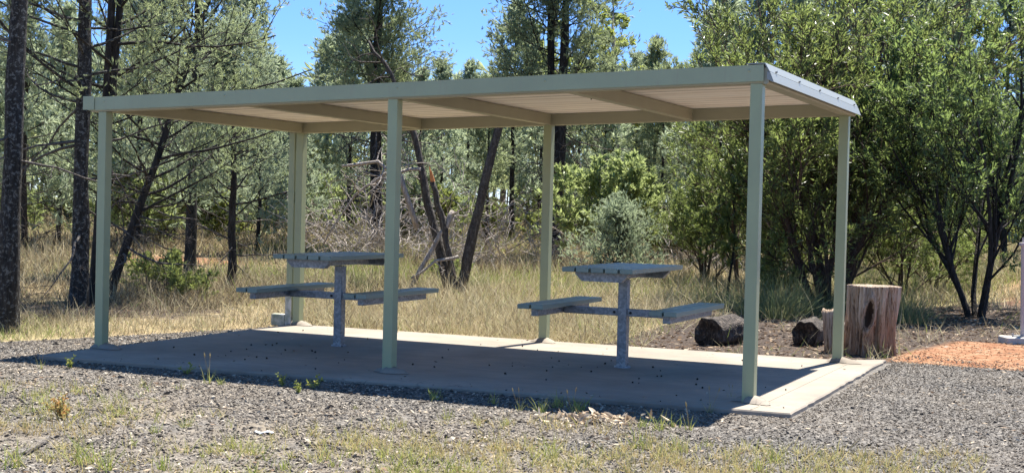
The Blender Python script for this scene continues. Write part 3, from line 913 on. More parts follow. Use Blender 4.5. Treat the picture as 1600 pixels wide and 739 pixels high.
# ---- woodland beyond
WOOD = 'pines of the far woodland'
pA = plant('woodland_pine', cypress(61, 9, .10, .30, 1.6, 56, 5, 4, .36, (.05, .32, 12), far=True, tw=.009, bsides=6), col_xy(1019, 40), CT, M['pine'], 'slim straight pine trunk left of the twin bare trunk seen over the right table', 'tree', WOOD)
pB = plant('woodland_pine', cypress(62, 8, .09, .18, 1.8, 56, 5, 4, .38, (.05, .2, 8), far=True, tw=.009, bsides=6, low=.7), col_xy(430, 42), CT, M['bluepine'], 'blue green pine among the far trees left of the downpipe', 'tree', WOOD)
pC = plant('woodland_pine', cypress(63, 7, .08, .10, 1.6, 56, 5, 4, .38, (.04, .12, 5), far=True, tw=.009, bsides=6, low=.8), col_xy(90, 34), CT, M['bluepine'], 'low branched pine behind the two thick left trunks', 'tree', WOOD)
eA = plant('eucalypt', broadleaf(64, [(0.6, RAD(84), 5.6, .13), (2.2, RAD(72), 4.6, .08)], (6, 4, 3), 44, (.125, .044), bare=.5, ratio=(.24, .38), wander=.14, tw=.010, droop=.4), col_xy(948, 50), M['eucbark'], M['yeleuc'], 'airy yellow green eucalypt against the sky above the roof', 'tree')
eB = plant('eucalypt', broadleaf(65, [(0.2, RAD(80), 3.4, .12), (2.6, RAD(66), 3.2, .08), (4.4, RAD(62), 3.0, .07)], (5, 4, 3), 24, (.28, .095), bare=.4, ratio=(.34, .52), wander=.14, tw=.010, droop=.4), col_xy(470, 56), M['eucbark'], M['euc'], 'pale round eucalypt top just above the left part of the roof', 'tree')
rg = np.random.default_rng(77)
# (pixel column for spacing, distance, kind, scale)
wood = []
for px, d, kd, s in [(1032, 39, 0, 1.0), (1057, 46, 0, .95), (760, 38, 0, .95), (800, 44, 1, .95), (690, 46, 2, .95), (655, 40, 1, .72), (545, 44, 1, .85), (505, 50, 2, 1.0), (455, 36, 2, .62), (402, 33, 2, .66),
                     (375, 40, 1, .95), (270, 36, 1, 1.08), (215, 33, 2, 1.05), (150, 38, 1, 1.1), (40, 30, 1, 1.0), (5, 36, 0, 1.1), (-40, 33, 1, 1.1), (120, 46, 0, 1.2), (240, 48, 0, 1.2), (320, 46, 2, 1.1),
                     (900, 46, 1, .9), (940, 42, 2, .85), (990, 52, 1, .95), (1080, 43, 1, .95), (1100, 55, 2, 1.15), (1125, 36, 1, .85), (1180, 34, 1, 1.0), (1250, 33, 2, 1.1), (1340, 31, 1, 1.0), (1420, 30, 1, 1.1), (1490, 30, 1, 1.15),
                     (1570, 29, 1, 1.1), (1640, 29, 2, 1.1), (1700, 33, 1, 1.1), (-100, 38, 2, 1.1), (730, 54, 1, .85), (620, 56, 2, .9), (580, 50, 0, .8), (840, 54, 2, 1.0), (1150, 45, 2, 1.0), (1300, 42, 1, 1.1), (1450, 40, 2, 1.2)]:
    src = (pA, pB, pC)[kd]
    ycap = 105 if 385 < px < 510 else 128 if 630 < px < 765 else 108 if 885 < px < 1095 else (100 if len(bpy.data.objects) % 2 else -30) if px < 385 else -60
    s = min(s, (1.3 + (326 - ycap) / F_PX * d) / ((9, 8, 7)[kd] * 1.03))
    lab = ('thin bare stemmed pine in the woodland beyond the dry grass', 'bushy grey green pine in the woodland beyond the dry grass', 'low branched pine in the woodland beyond the dry grass')[kd]
    grp = ('thin pines of the woodland', 'bushy pines of the woodland', 'low branched pines of the woodland')[kd]
    again(src, col_xy(px, d), lab, rg.uniform(0, 6.28), s * rg.uniform(.95, 1.05), grp)
for o in (pA, pB, pC): del o['group']
eA.scale = (1.38,) * 3; pA.scale = (.66,) * 3; pB.scale = (.66,) * 3; pC.scale = (.8,) * 3
again(eB, col_xy(1022, 60), 'rounded eucalypt crown above the roof left of the big bush', 1.3, 1.12)
again(eB, col_xy(430, 62), 'leftmost pale eucalypt crown above the roof', 2.4, 1.05)
again(eA, col_xy(905, 47), 'bright yellow eucalypt just right of the tall spreading pine', 2.6, 1.15)

# understorey shrubs and dead thickets between the pines
def dead_shrub(seed, n=16, L=1.3):
    rng = np.random.default_rng(seed); a = Acc()
    for i in range(n):
        el = RAD(rng.uniform(15, 80)); az = rng.uniform(0, 6.28)
        q = path((0, 0, -.05), (math.cos(az) * math.cos(el), math.sin(az) * math.cos(el), math.sin(el)), L * rng.uniform(.6, 1.3), 7, .20, .0, rng)
        a.tube(q, np.linspace(.010, .004, 8), 4)
        for j in range(6):
            q2, d2 = along(q, rng.uniform(.2, 1)); sp = path(q2, d2 * .7 + nrm(np.cross(d2, rng.normal(size=3))), L * rng.uniform(.2, .5), 4, .28, 0, rng)
            a.tube(sp, .006, 3)
            for k in range(3):
                q3, d3 = along(sp, rng.uniform(.2, 1)); a.tube(path(q3, d3 + nrm(np.cross(d3, rng.normal(size=3))), L * rng.uniform(.08, .2), 2, .3, 0, rng), .0045, 3)
    return a.mesh('dead_shrub', M['deadwood'])


DS = [dead_shrub(201, 11, 1.5), dead_shrub(202, 13, 1.9)]
for px, d in [(535, 30), (570, 33), (615, 31), (690, 29), (790, 30), (840, 33), (1085, 29), (470, 36)]:
    x, y = col_xy(px, d); o = bpy.data.objects.new('dead_shrub', DS[(px // 5) % 2]); COL.objects.link(o)
    o.location = (x, y, float(gz(x, y))); o.rotation_euler = (0, 0, px * 1.3); o.scale = (1 + (px % 7) * .06,) * 3
    tag(o, 'tangled bare grey dead shrub in the dry grass among the pines', 'shrub', 'dead shrubs among the pines')
sA = plant('understorey_shrub', broadleaf(58, [(i * 2.4, RAD(e), .9, .016) for i, e in enumerate((82, 66, 58, 72, 50, 60, 46))], (6, 4), 18, (.13, .05), bare=.1, ratio=(.4, .65), tw=.006), col_xy(1060, 36), M['greybark'], M['scrub'],
      'yellow green leafy shrub in the understorey among the pines', 'shrub', 'understorey shrubs among the pines')
sB = plant('understorey_shrub', broadleaf(59, [(i * 2.4, RAD(e), 1.1, .016) for i, e in enumerate((84, 70, 64, 76, 56))], (6, 4), 18, (.12, .035), bare=.1, ratio=(.35, .55), tw=.006), col_xy(905, 40), M['greybark'], M['light'],
      'pale leafy shrub in the understorey among the pines', 'shrub', 'pale understorey shrubs among the pines')
ru = np.random.default_rng(66)
for i in range(64):
    px = -80 + 1760 * (i + ru.random()) / 64; d = ru.uniform(33, 60)
    if i % 2: again(sA, col_xy(px, d), sA['label'], ru.uniform(0, 6), ru.uniform(.8, 1.7))
    else: again(sB, col_xy(px, d), sB['label'], ru.uniform(0, 6), ru.uniform(.7, 1.5))

# far wood: one mass closing the horizon
def build_far_wood():
    rng = np.random.default_rng(90); w = Acc(); l = Acc(); P = []; D = []; Tn = []
    for i in range(300):
        px = rng.uniform(-500, 2100); d = rng.uniform(64, 120)
        x, y = col_xy(px, d); z = float(gz(x, y)); H = rng.uniform(4.5, 7.2) * (1 + (d - 64) / 130)
        w.tube([(x, y, z - .2), (x + rng.normal(0, .2), y, z + H)], [.10, .02], 4)
        for k in range(70):
            t = rng.uniform(.12, 1) ** .8; r = (1 - t) ** .6 * 1.7 * rng.uniform(.3, 1) + .1; a = rng.uniform(0, 6.28)
            P.append((x + r * math.cos(a), y + r * math.sin(a), z + H * t)); D.append((math.cos(a), math.sin(a), .6)); Tn.append(rng.random())
    l.scatter(*SPRAY_FAR, P, D, rng.uniform(.7, 1.3, len(P)), rng, tint=Tn)
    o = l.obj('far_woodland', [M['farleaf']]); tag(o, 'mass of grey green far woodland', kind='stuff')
    o2 = w.obj('far_woodland_trunks', [M['greybark']]); tag(o2, 'far woodland trunks', kind='stuff')


build_far_wood()

# ------------------------------------------------------------------ grasses and loose ground cover
BLADE = (S([(-.5, 0, 0), (.5, 0, 0), (.32, .12, .55), (-.32, .12, .55), (0, .42, 1.0)], float), S([(0, 1, 2), (0, 2, 3), (3, 2, 4)]))


def grass_zone(rng, N, d0, d1, px0=-120, px1=1720):
    px = rng.uniform(px0, px1, N); d = np.exp(rng.uniform(math.log(d0), math.log(d1), N))
    u = (px - 800) / F_PX
    x = CAM[0] + d * (FH[0] + RT0[0] * u); y = CAM[1] + d * (FH[1] + RT0[1] * u)
    return x, y, d


def build_dry_grass():
    rng = np.random.default_rng(101); a = Acc()
    x, y, d = grass_zone(rng, 34000, 12.5, 72)
    g, r, li, s = zone_masks(x, y)
    ins = (x > -.2) & (x < 6.42) & (y < 3.42) & (y > -.8)
    dens = (1 - g) * (1 - .95 * np.clip(r, 0, 1)) * (1 - .985 * np.clip(li, 0, 1)) * (.35 + 1.1 * fbm(x * .5, y * .5, 21))
    keep = (rng.random(len(x)) < dens) & ~ins & (g < .35)
    x, y, d = x[keep], y[keep], d[keep]
    n = len(x); nb = 17
    clump = fbm(x * .55, y * .55, 5); green = fbm(x * .22, y * .22, 44)
    hgt = (.13 + .75 * np.clip(clump - .18, 0, 1) ** 1.5) * rng.uniform(.5, 1.5, n)
    hgt = hgt * (.62 + .38 * sstep((y - 3.6) / 2.2))
    mx_, my_ = col_xy(292, 27); hgt = hgt * (1 - .7 * np.exp(-(((x - mx_) / 1.8) ** 2 + ((y - my_) / 4.5) ** 2)))
    X = np.repeat(x, nb) + rng.normal(0, .10, n * nb); Y = np.repeat(y, nb) + rng.normal(0, .10, n * nb)
    Hh = np.repeat(hgt, nb) * rng.uniform(.45, 1.2, n * nb)
    dd = np.repeat(d, nb)
    # darker, browner brush on the left, greener farther out
    base = np.repeat(np.where(x < -2.2, .32, .60) + .25 * (clump - .5), nb) + rng.normal(0, .30, n * nb)
    gsel = rng.random(n * nb) < np.repeat(np.clip((green - .50) * 2.2, .03, .55), nb)
    tint = np.where(gsel, rng.uniform(.92, 1.0, n * nb), np.clip(base, 0, .87))
    D = rng.normal(0, .62, (n * nb, 3)); D[:, 2] = 1
    wd = (.0042 + .00042 * (dd - 12)) * rng.uniform(.6, 1.6, n * nb)
    P = np.stack([X, Y, gz(X, Y) - .02], 1)
    a.scatter(*BLADE, P, D, np.stack([wd, Hh, Hh], 1), rng, tint=tint)
    # sparse pale seeding stalks
    m = 15000; ii = rng.integers(0, n, m); sx = x[ii] + rng.normal(0, .1, m); sy = y[ii] + rng.normal(0, .1, m); sd = d[ii]
    D = rng.normal(0, .45, (m, 3)); D[:, 2] = 1; Hs = rng.uniform(.25, .72, m) * (.55 + .45 * sstep((sy - 3.6) / 2.2))
    wd = (.0030 + .00038 * (sd - 12)) * rng.uniform(.7, 1.4, m)
    a.scatter(*BLADE, np.stack([sx, sy, gz(sx, sy) - .02], 1), D, np.stack([wd, Hs, Hs], 1), rng, tint=rng.uniform(.6, .87, m))
    tag(a.obj('dry_grass', M['straw']), 'tall dry straw coloured grass behind the slab', 'grass', kind='stuff')


build_dry_grass()

STONE = (S([(1, 0, 0), (-.9, .1, 0), (.1, 1, .05), (-.1, -.95, 0), (0, .1, .8), (.15, 0, -.8)], float),
         S([(0, 2, 4), (2, 1, 4), (1, 3, 4), (3, 0, 4), (2, 0, 5), (1, 2, 5), (3, 1, 5), (0, 3, 5)]))


def build_stones():
    rng = np.random.default_rng(111); a = Acc()
    N = 390000
    x = rng.uniform(-3.5, 11.5, N); y = rng.uniform(-5.5, 5.2, N)
    P = np.stack([x, y, gz(x, y)], 1)
    g, r, li, s = zone_masks(x, y)
    # inside the slab outline nothing lies
    fy = -.745 + (x + .04) * (.35 / 6.44)
    ins = (x > -.10) & (x < 6.42) & (y > fy - .012) & (y < 3.72)
    k = (rng.random(N) < .60 * np.clip(r, 0, 1) * sstep((5.0 - y) / 1.0) + g * (1 - .45 * s * (fbm(x * 1.5, y * 1.5, 8) > .5))) & ~ins & in_view(P, 420, 60)
    spill = (x > .1) & (x < 6.3) & (y > fy + .01) & (y < fy + .35) & (rng.random(N) < .035 * np.exp(-(y - fy) / .10)); P[spill, 2] = .002
    k = k | spill
    P = P[k]; n = len(P)
    sz = .0070 * np.exp(rng.normal(0, .42, n)) * (1 - .28 * sstep((P[:, 0] - 5.6) / 1.2))
    P[:, 2] += sz * .25
    D = rng.normal(0, .55, (n, 3)); D[:, 2] = 1
    t = np.clip(rng.beta(1.2, 1.6, n), 0, 1); w = rng.random(n) < .08; t[w] = rng.uniform(.86, 1, w.sum())
    right = sstep((P[:, 0] - 5.6) / 1.2); t = t * (1 - .42 * right); t = t + (.17 - t) * .35 * right
    a.scatter(*STONE, P, D, np.stack([sz * rng.uniform(.8, 1.5, n), sz * rng.uniform(.7, 1.2, n), sz * .75], 1), rng, tint=t)
    tag(a.obj('gravel', M['stone']), 'loose blue grey crushed gravel round the slab', 'gravel', kind='stuff')


build_stones()

FLAKE = (S([(-.5, 0, 0), (0, -.06, .5), (.5, .1, .05), (.1, .05, -.5)], float), S([(0, 1, 2), (0, 2, 3)]))


def build_litter():
    rng = np.random.default_rng(121); a = Acc()
    # bits of bark, straw and leaf on gravel and under the trees
    N = 70000
    x = rng.uniform(-3.5, 11.5, N); y = rng.uniform(-5.5, 13, N)
    g, r, li, s = zone_masks(x, y)
    fy = -.745 + (x + .04) * (.35 / 6.44)
    ins = (x > -.10) & (x < 6.42) & (y > fy - .012) & (y < 3.72)
    pt = sstep((fbm(x * 1.1, y * 1.1, 61) - .46) / .14)
    pr = g * (.10 + .75 * pt * np.clip(s + .25, 0, 1)) + (1 - g) * np.clip(li, 0, 1) * (1 - np.clip(r, 0, 1)) * .95 + (1 - g) * r * .05
    P = np.stack([x, y, gz(x, y) + .008], 1)
    k = (rng.random(N) < pr * .85) & ~ins & in_view(P, 420, 60)
    P = P[k]; n = len(P); lit = np.clip(li[k], 0, 1)
    sz = rng.uniform(.012, .034, n) * (1 + .5 * lit); asp = rng.uniform(.18, .6, n)
    D = rng.normal(size=(n, 3)); D[:, 2] *= .18
    t = np.clip(np.where(lit > .5, rng.beta(.8, 2.0, n), rng.beta(2.2, 1.6, n)), 0, 1)
    # lie flat: long axis level, width mostly level
    a.scatter(*FLAKE, P, D, np.stack([sz * asp, sz * asp, sz * 1.6], 1), rng, tint=t)
    tag(a.obj('leaf_litter', M['litter']), 'scattered dry leaf and bark litter', 'litter', kind='stuff')
    # crumbs of red soil
    c_ = Acc(); N = 9000; x = rng.uniform(6.2, 10.5, N); y = rng.uniform(3.7, 7.6, N); g, r, li, s = zone_masks(x, y)
    P = np.stack([x, y, gz(x, y) + .002], 1); k = rng.random(N) < np.clip(r, 0, 1) * .55 + .06 * g
    P = P[k]; sz = .006 * np.exp(rng.normal(0, .5, len(P))); D = rng.normal(0, .5, (len(P), 3)); D[:, 2] = 1
    c_.scatter(*STONE, P, D, np.stack([sz * 1.3, sz, sz * .7], 1), rng, tint=rng.random(len(P)))
    tag(c_.obj('soil_crumbs', M['soil']), 'loose crumbs of red soil beside the stump', 'soil', kind='stuff')
    # a few blown leaves on the slab
    d_ = Acc(); N = 420; x = rng.uniform(.05, 6.3, N); y = rng.uniform(-.55, 3.2, N)
    k = (rng.random(N) < .12 + .8 * np.exp(-(3.25 - y) / .18) + .55 * np.exp(-(y + .6) / .15)) & (y > -.745 + (x + .04) * .0543 + .03)
    P = np.stack([x, y, np.full(N, .007)], 1)[k]; sz = rng.uniform(.010, .028, len(P)); D = rng.normal(size=(len(P), 3)); D[:, 2] *= .12
    d_.scatter(*FLAKE, P, D, np.stack([sz * .4, sz * .4, sz * 1.5], 1), rng, tint=rng.beta(1.2, 1.6, len(P)))
    tag(d_.obj('blown_leaves', M['litter']), 'dry leaves blown onto the slab', 'litter', kind='stuff')
    # droppings and seed cones on the slab
    b = Acc(); N = 150
    x = rng.uniform(.1, 6.1, N); y = rng.uniform(-.4, 3.0, N)
    w = rng.random(N) < 1.2 * np.exp(-((x - 1.6) / .9) ** 2 - ((y - 1.0) / .9) ** 2) + 1.2 * np.exp(-((x - 4.4) / .9) ** 2 - ((y - 1.1) / .8) ** 2) + .15
    P = np.stack([x, y, np.full(N, .008)], 1)[w]; sz = rng.uniform(.006, .013, len(P))
    D = rng.normal(0, .4, (len(P), 3)); D[:, 2] = 1
    b.scatter(*STONE, P, D, np.stack([sz * 1.2, sz, sz], 1), rng, tint=rng.random(len(P)) * .3)
    tag(b.obj('slab_debris', M['debris']), 'small dark seed cones and crumbs lying on the concrete', 'debris', kind='stuff')


M['soil'] = m_tint('red_soil_crumb', [(0, (.13, .05, .022)), (.6, (.25, .125, .062)), (1, (.36, .25, .16))])
M['debris'] = m_tint('dark_crumb', [(0, (.02, .016, .013)), (1, (.06, .045, .035))])
build_litter()


def build_foreground_turf():
    rng = np.random.default_rng(131); a = Acc()
    N = 9000
    x = rng.uniform(-1.5, 9.0, N); y = rng.uniform(-6.0, -.9, N)
    g, r, li, s = zone_masks(x, y)
    X = np.stack([x, y, gz(x, y)], 1)
    v = 369.5 - F_PX * ((X - CAM) @ UP) / ((X - CAM) @ FW)
    near = sstep((-2.05 + (8 - x) * .10 - y) / 1.5 + .1)
    patch = sstep((fbm(x * .9, y * .9, 71) - .44) / .12)
    band = np.exp(-((y + 1.45 - (x - 5.2) * .05) / .35) ** 2) * sstep((x - 4.3) / .4) * sstep((6.6 - x) / .4)
    edge = sstep((-3.30 + (x - 3.0) * .57 - y) / .7)
    pr = np.clip(near * (.03 + .45 * patch) + edge * (.14 + .95 * patch * (.4 + fbm(x * 2.3, y * 2.3, 91))) + .55 * band * patch, 0, 1) * sstep((7.9 - x) / .7)
    k = (rng.random(N) < pr) & in_view(X, 200, 60)
    P0 = X[k]; n = len(P0); nb = 9
    green = fbm(P0[:, 0] * .8, P0[:, 1] * .8, 75)
    P = np.repeat(P0, nb, 0) + np.c_[rng.normal(0, .022, (n * nb, 2)), np.zeros(n * nb)]
    Hh = np.repeat(rng.uniform(.03, .10, n) * (.6 + .9 * green), nb) * rng.uniform(.5, 1.3, n * nb)
    D = rng.normal(0, .5, (n * nb, 3)); D[:, 2] = 1
    t = np.clip(np.repeat(-.10 + (green - .3) * 1.6, nb) + rng.normal(0, .22, n * nb), 0, 1)
    wd = rng.uniform(.0035, .006, n * nb)
    a.scatter(*BLADE, P, D, np.stack([wd, Hh, Hh], 1), rng, tint=t)
    tag(a.obj('turf_grass', M['turf']), 'patchy yellow green grass along the near edge of the gravel', 'grass', kind='stuff')


build_foreground_turf()


def tuft_mesh(seed, n, h, sp, w=.006, mat='turf', lo=.5, hi=1.0, heads=0):
    rng = np.random.default_rng(seed); a = Acc()
    P = np.c_[rng.normal(0, sp * .35, (n, 2)), np.full(n, -.008)]
    D = np.c_[rng.normal(0, .38, (n, 2)), np.ones(n)]
    H = h * rng.uniform(.4, 1.1, n)
    a.scatter(*BLADE, P, D, np.stack([np.full(n, w), H, H], 1), rng, tint=rng.uniform(lo, hi, n))
    for k in range(heads):
        q = path((0, 0, 0), (rng.normal(0, .12), rng.normal(0, .12), 1), h * 1.35, 5, .03, 0, rng)
        a.tube(q, .0018, 3, tint=.1); a.tube([q[-1], q[-1] + (q[-1] - q[-2]) * .5, q[-1] + (q[-1] - q[-2]) * 1.1], [.003, .008, .002], 5, tint=.05)
    return a.mesh('grass_tuft', M[mat])


def weed_mesh(seed, mat='weed', h=.09, n=7, leafs=9):
    rng = np.random.default_rng(seed); a = Acc()
    for k in range(n):
        q = path((0, 0, -.005), (rng.normal(0, .6), rng.normal(0, .6), 1), h * rng.uniform(.6, 1.2), 4, .15, .1, rng)
        a.tube(q, .0016, 3, tint=.4)
        m = leafs
        P = [along(q, v)[0] for v in rng.uniform(.25, 1.05, m)]
        a.scatter(*LEAF, P, rng.normal(size=(m, 3)) + S([0, 0, .5]), np.stack([np.full(m, .012), np.full(m, .012), rng.uniform(.014, .028, m)], 1), rng, tint=rng.random(m))
    return a.mesh('weed', M[mat])


TUFTS = [tuft_mesh(1, 26, .13, .07), tuft_mesh(2, 18, .10, .05), tuft_mesh(3, 34, .17, .10, lo=.3), tuft_mesh(4, 12, .20, .06, lo=.4, heads=2)]
WEEDS = [weed_mesh(5), weed_mesh(6, h=.12, n=5)]
ORANGE = weed_mesh(7, 'orangeweed', .13, 22, 10)
LABT = {
    's': ('small green grass tuft in the open sunlit gravel', 'green tufts in the sunlit gravel'),
    'e': ('green grass tuft standing along the edge of the roof shadow', 'tufts along the roof shadow edge'),
    'b': ('taller yellow green grass clump in the near grass strip', 'clumps in the near grass strip'),
}


def put(mesh, name, x, y, label, cat, group=None, s=1, rz=0.0):
    o = bpy.data.objects.new(name, mesh); COL.objects.link(o); o.location = (x, y, float(gz(x, y))); o.scale = (s,) * 3; o.rotation_euler = (0, 0, rz)
    return tag(o, label, cat, group)


TPOS = [(2.325, -3.211, 1, 1, 's'), (3.122, -3.095, 0, 0.9, 's'), (3.167, -2.833, 2, 0.8, 's'), (3.88, -3.602, 1, 0.9, 's'), (2.361, -3.367, 1, 0.7, 's'), (4.376, -1.616, 2, 0.7, 's'), (4.714, -3.094, 0, 1, 's'), (4.82, -3.027, 1, 1.1, 's'), (3.641, -1.592, 1, 0.5, 's'), (4.815, -1.647, 0, 0.7, 's'), (0.354, -1.116, 3, 0.9, 'e'), (2.014, -1.076, 3, 1.3, 'e'), (2.13, -1.086, 0, 0.8, 'e'), (3.901, -0.918, 0, 1.2, 'e'), (4.365, -0.872, 1, 1.3, 'e'), (4.635, -1.024, 3, 0.9, 'e'), (4.784, -0.995, 2, 0.9, 'e'), (4.826, -0.784, 2, 1, 'e'), (5.011, -0.841, 0, 1.4, 'e'), (4.999, -0.956, 3, 1, 'e'), (5.606, -1.217, 0, 1.0, 'e'), (5.737, -1.254, 2, 1, 'e'), (5.783, -1.1, 1, 1.2, 'e'), (5.91, -1.14, 3, 1.0, 'e'), (5.846, -0.455, 3, 1.0, 'e'), (5.815, 0.204, 3, 0.7, 'e'), (5.856, -1.97, 2, 1.2, 'b'), (6.09, -1.949, 2, 1, 'b'), (6.678, -1.989, 2, 1, 'b'), (6.663, -2.293, 0, 1, 'b'), (3.463, -4.089, 2, 1.4, 'b'), (3.68, -4.163, 2, 1.2, 'b'), (3.222, -4.347, 2, 1.3, 'b'), (3.928, -4.007, 0, 1.3, 'b'), (5.52, -2.558, 2, 1.2, 'b'), (4.462, -3.672, 0, 1, 'b'), (4.629, -3.462, 1, 1, 'b')]
WPOS = [(0.558, -1.02, 0, 1.1, 'yellow green leafy weed at the left end of the roof shadow'), (1.582, -0.797, 1, 1.1, 'pale leafy weed beside the long grass blades at the shadow edge'), (2.599, -0.935, 0, 1.0, 'leftmost of three bright weeds at the shadow edge below the left table'), (2.877, -1.136, 0, 0.9, 'middle of three bright weeds at the shadow edge below the left table'), (2.87, -0.923, 1, 1.2, 'rightmost of three bright weeds at the shadow edge below the left table')]
OPOS = (2.31, -3.003)
HEAP = (5.264, -1.187)
PLAST = (3.704, -2.77)
rt_ = np.random.default_rng(8)
for x, y, k, s, q in TPOS:
    lb, gp = LABT[q]
    put(TUFTS[k], 'grass_tuft', x, y, lb, 'grass tuft', gp, s * (.58 if k == 3 else .85), rt_.uniform(0, 6))
for x, y, k, s, lb in WPOS:
    put(WEEDS[k], 'weed', x, y, lb, 'weed', None, s, rt_.uniform(0, 6))
put(ORANGE, 'dry_weed', *OPOS, 'orange and yellow drying weed clump on the left gravel', 'weed', None, 1.15)


def stick(name, pts, r, label, mat='greybark', dz=.012):
    a = Acc(); rng = np.random.default_rng(len(label))
    P = [S([x, y, float(gz(x, y)) + dz + z]) for x, y, z in pts]; c = P[0].copy()
    Q = [P[0]]
    for u, v in zip(P[:-1], P[1:]):
        for s in (.34, .67, 1): Q.append(u + (v - u) * s + rng.normal(0, r * .4, 3))
    a.tube(S(Q) - c, np.linspace(r, r * .45, len(Q)), 6, rough=.12, rng=rng, cap=True)
    o = a.obj(name, M[mat], loc=tuple(c)); return tag(o, label, 'stick')


stick('fallen_stick', [(3.034, -4.071, 0.0), (2.951, -3.888, 0.01), (2.833, -3.664, 0.02)], 0.016, 'thick dark stick lying in the grass at bottom left')
stick('fallen_stick', [(4.15, -2.992, 0), (4.3, -2.971, 0.005), (4.491, -3.022, 0)], 0.008, 'reddish brown stick lying across the sunlit gravel')
stick('fallen_twig', [(2.162, -2.671, 0), (2.338, -2.654, 0.004), (2.442, -2.618, 0)], 0.005, 'thin dark twig on the gravel beside the drying weed')
stick('fallen_twig', [(2.656, -2.12, 0), (2.852, -2.131, 0.004), (2.999, -2.136, 0)], 0.005, 'thin brown twig on the gravel in front of the left post')
stick('bark_chip', [(3.115, -3.659, 0), (3.094, -3.572, 0.006)], 0.014, 'small red brown bark chip on the left gravel')

# pile of pale dry leaves at the shadow's edge
def build_leaf_heap():
    rng = np.random.default_rng(141); a = Acc(); n = 130
    P = np.c_[rng.normal(0, .17, n), rng.normal(0, .06, n), np.abs(rng.normal(.02, .018, n))]
    CURL = (S([(-.5, .15, 0), (0, -.1, .02), (.5, .15, 0), (-.4, .2, .55), (0, 0, .5), (.4, .2, .55), (0, .12, 1)], float), S([(0, 1, 4), (0, 4, 3), (1, 2, 5), (1, 5, 4), (3, 4, 6), (4, 5, 6)]))
    D = rng.normal(size=(n, 3)); D[:, 2] = np.abs(D[:, 2]) * .6
    s = rng.uniform(.035, .075, n)
    a.scatter(*CURL, P, D, np.stack([s * .5, s * .5, s], 1), rng, tint=rng.uniform(.45, 1, n))
    o = a.obj('leaf_pile', M['litter'], loc=(HEAP[0], HEAP[1], float(gz(*HEAP)) + .005)); o.rotation_euler = (0, 0, .35)
    tag(o, 'pile of pale curled dry leaves at the edge of the roof shadow', 'leaf pile', kind='stuff')


build_leaf_heap()


def build_plastic():
    b = NT('white_plastic'); m = b.done(b.bsdf((.55, .57, .6), .4))
    a = Acc(); n = 7
    rng = np.random.default_rng(5)
    X, Y = np.meshgrid(np.linspace(-.09, .09, n), np.linspace(-.035, .035, n))
    Z = .018 + .014 * rng.random((n, n)) + .012 * np.sin(X * 40)
    V = np.stack([X.ravel(), Y.ravel(), Z.ravel()], 1)
    Q = [(j * n + i, j * n + i + 1, (j + 1) * n + i + 1, (j + 1) * n + i) for j in range(n - 1) for i in range(n - 1)]
    a.add(V, quads=Q); o = a.obj('plastic_scrap', m, loc=(PLAST[0], PLAST[1], float(gz(*PLAST))), smooth=True); o.rotation_euler = (0, 0, .3); o.scale = (.62, .62, .62)
    sm = o.modifiers.new('Solid', 'SOLIDIFY'); sm.thickness = .003
    tag(o, 'crumpled white plastic scrap lying on the gravel', 'litter')


build_plastic()


# ------------------------------------------------------------------ stump, logs, sign
def mk_stumpwood():
    b = NT('stump_wood')
    n = b.noise(b.coord((1, 1, .085)), 32, 8, .8, 1.3); n2 = b.noise(b.coord((1, 1, .3)), 4, 5, .6); n3 = b.noise(b.coord((1, 1, .16)), 9, 5, .7, .8)
    c = b.ramp(n, [(.37, (.03, .02, .014)), (.42, (.27, .175, .115)), (.49, (.60, .44, .31)), (.62, (.80, .70, .58))])
    z = b.n('ShaderNodeSeparateXYZ', ins={0: b.coord()}).outputs[2]
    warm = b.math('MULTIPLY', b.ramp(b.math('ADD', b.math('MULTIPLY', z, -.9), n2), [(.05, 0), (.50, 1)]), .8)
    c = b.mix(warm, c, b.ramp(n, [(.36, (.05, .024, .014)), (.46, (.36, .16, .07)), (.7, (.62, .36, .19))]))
    c = b.mix(b.math('MULTIPLY', b.ramp(n3, [(.55, 0), (.7, 1)]), .4), c, (.58, .53, .52))
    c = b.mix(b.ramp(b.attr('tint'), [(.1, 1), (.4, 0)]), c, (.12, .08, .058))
    return b.done(b.bsdf(c, .85, normal=b.bump(n, 1.0, .05), spec=.25))


M['stump'] = mk_stumpwood()


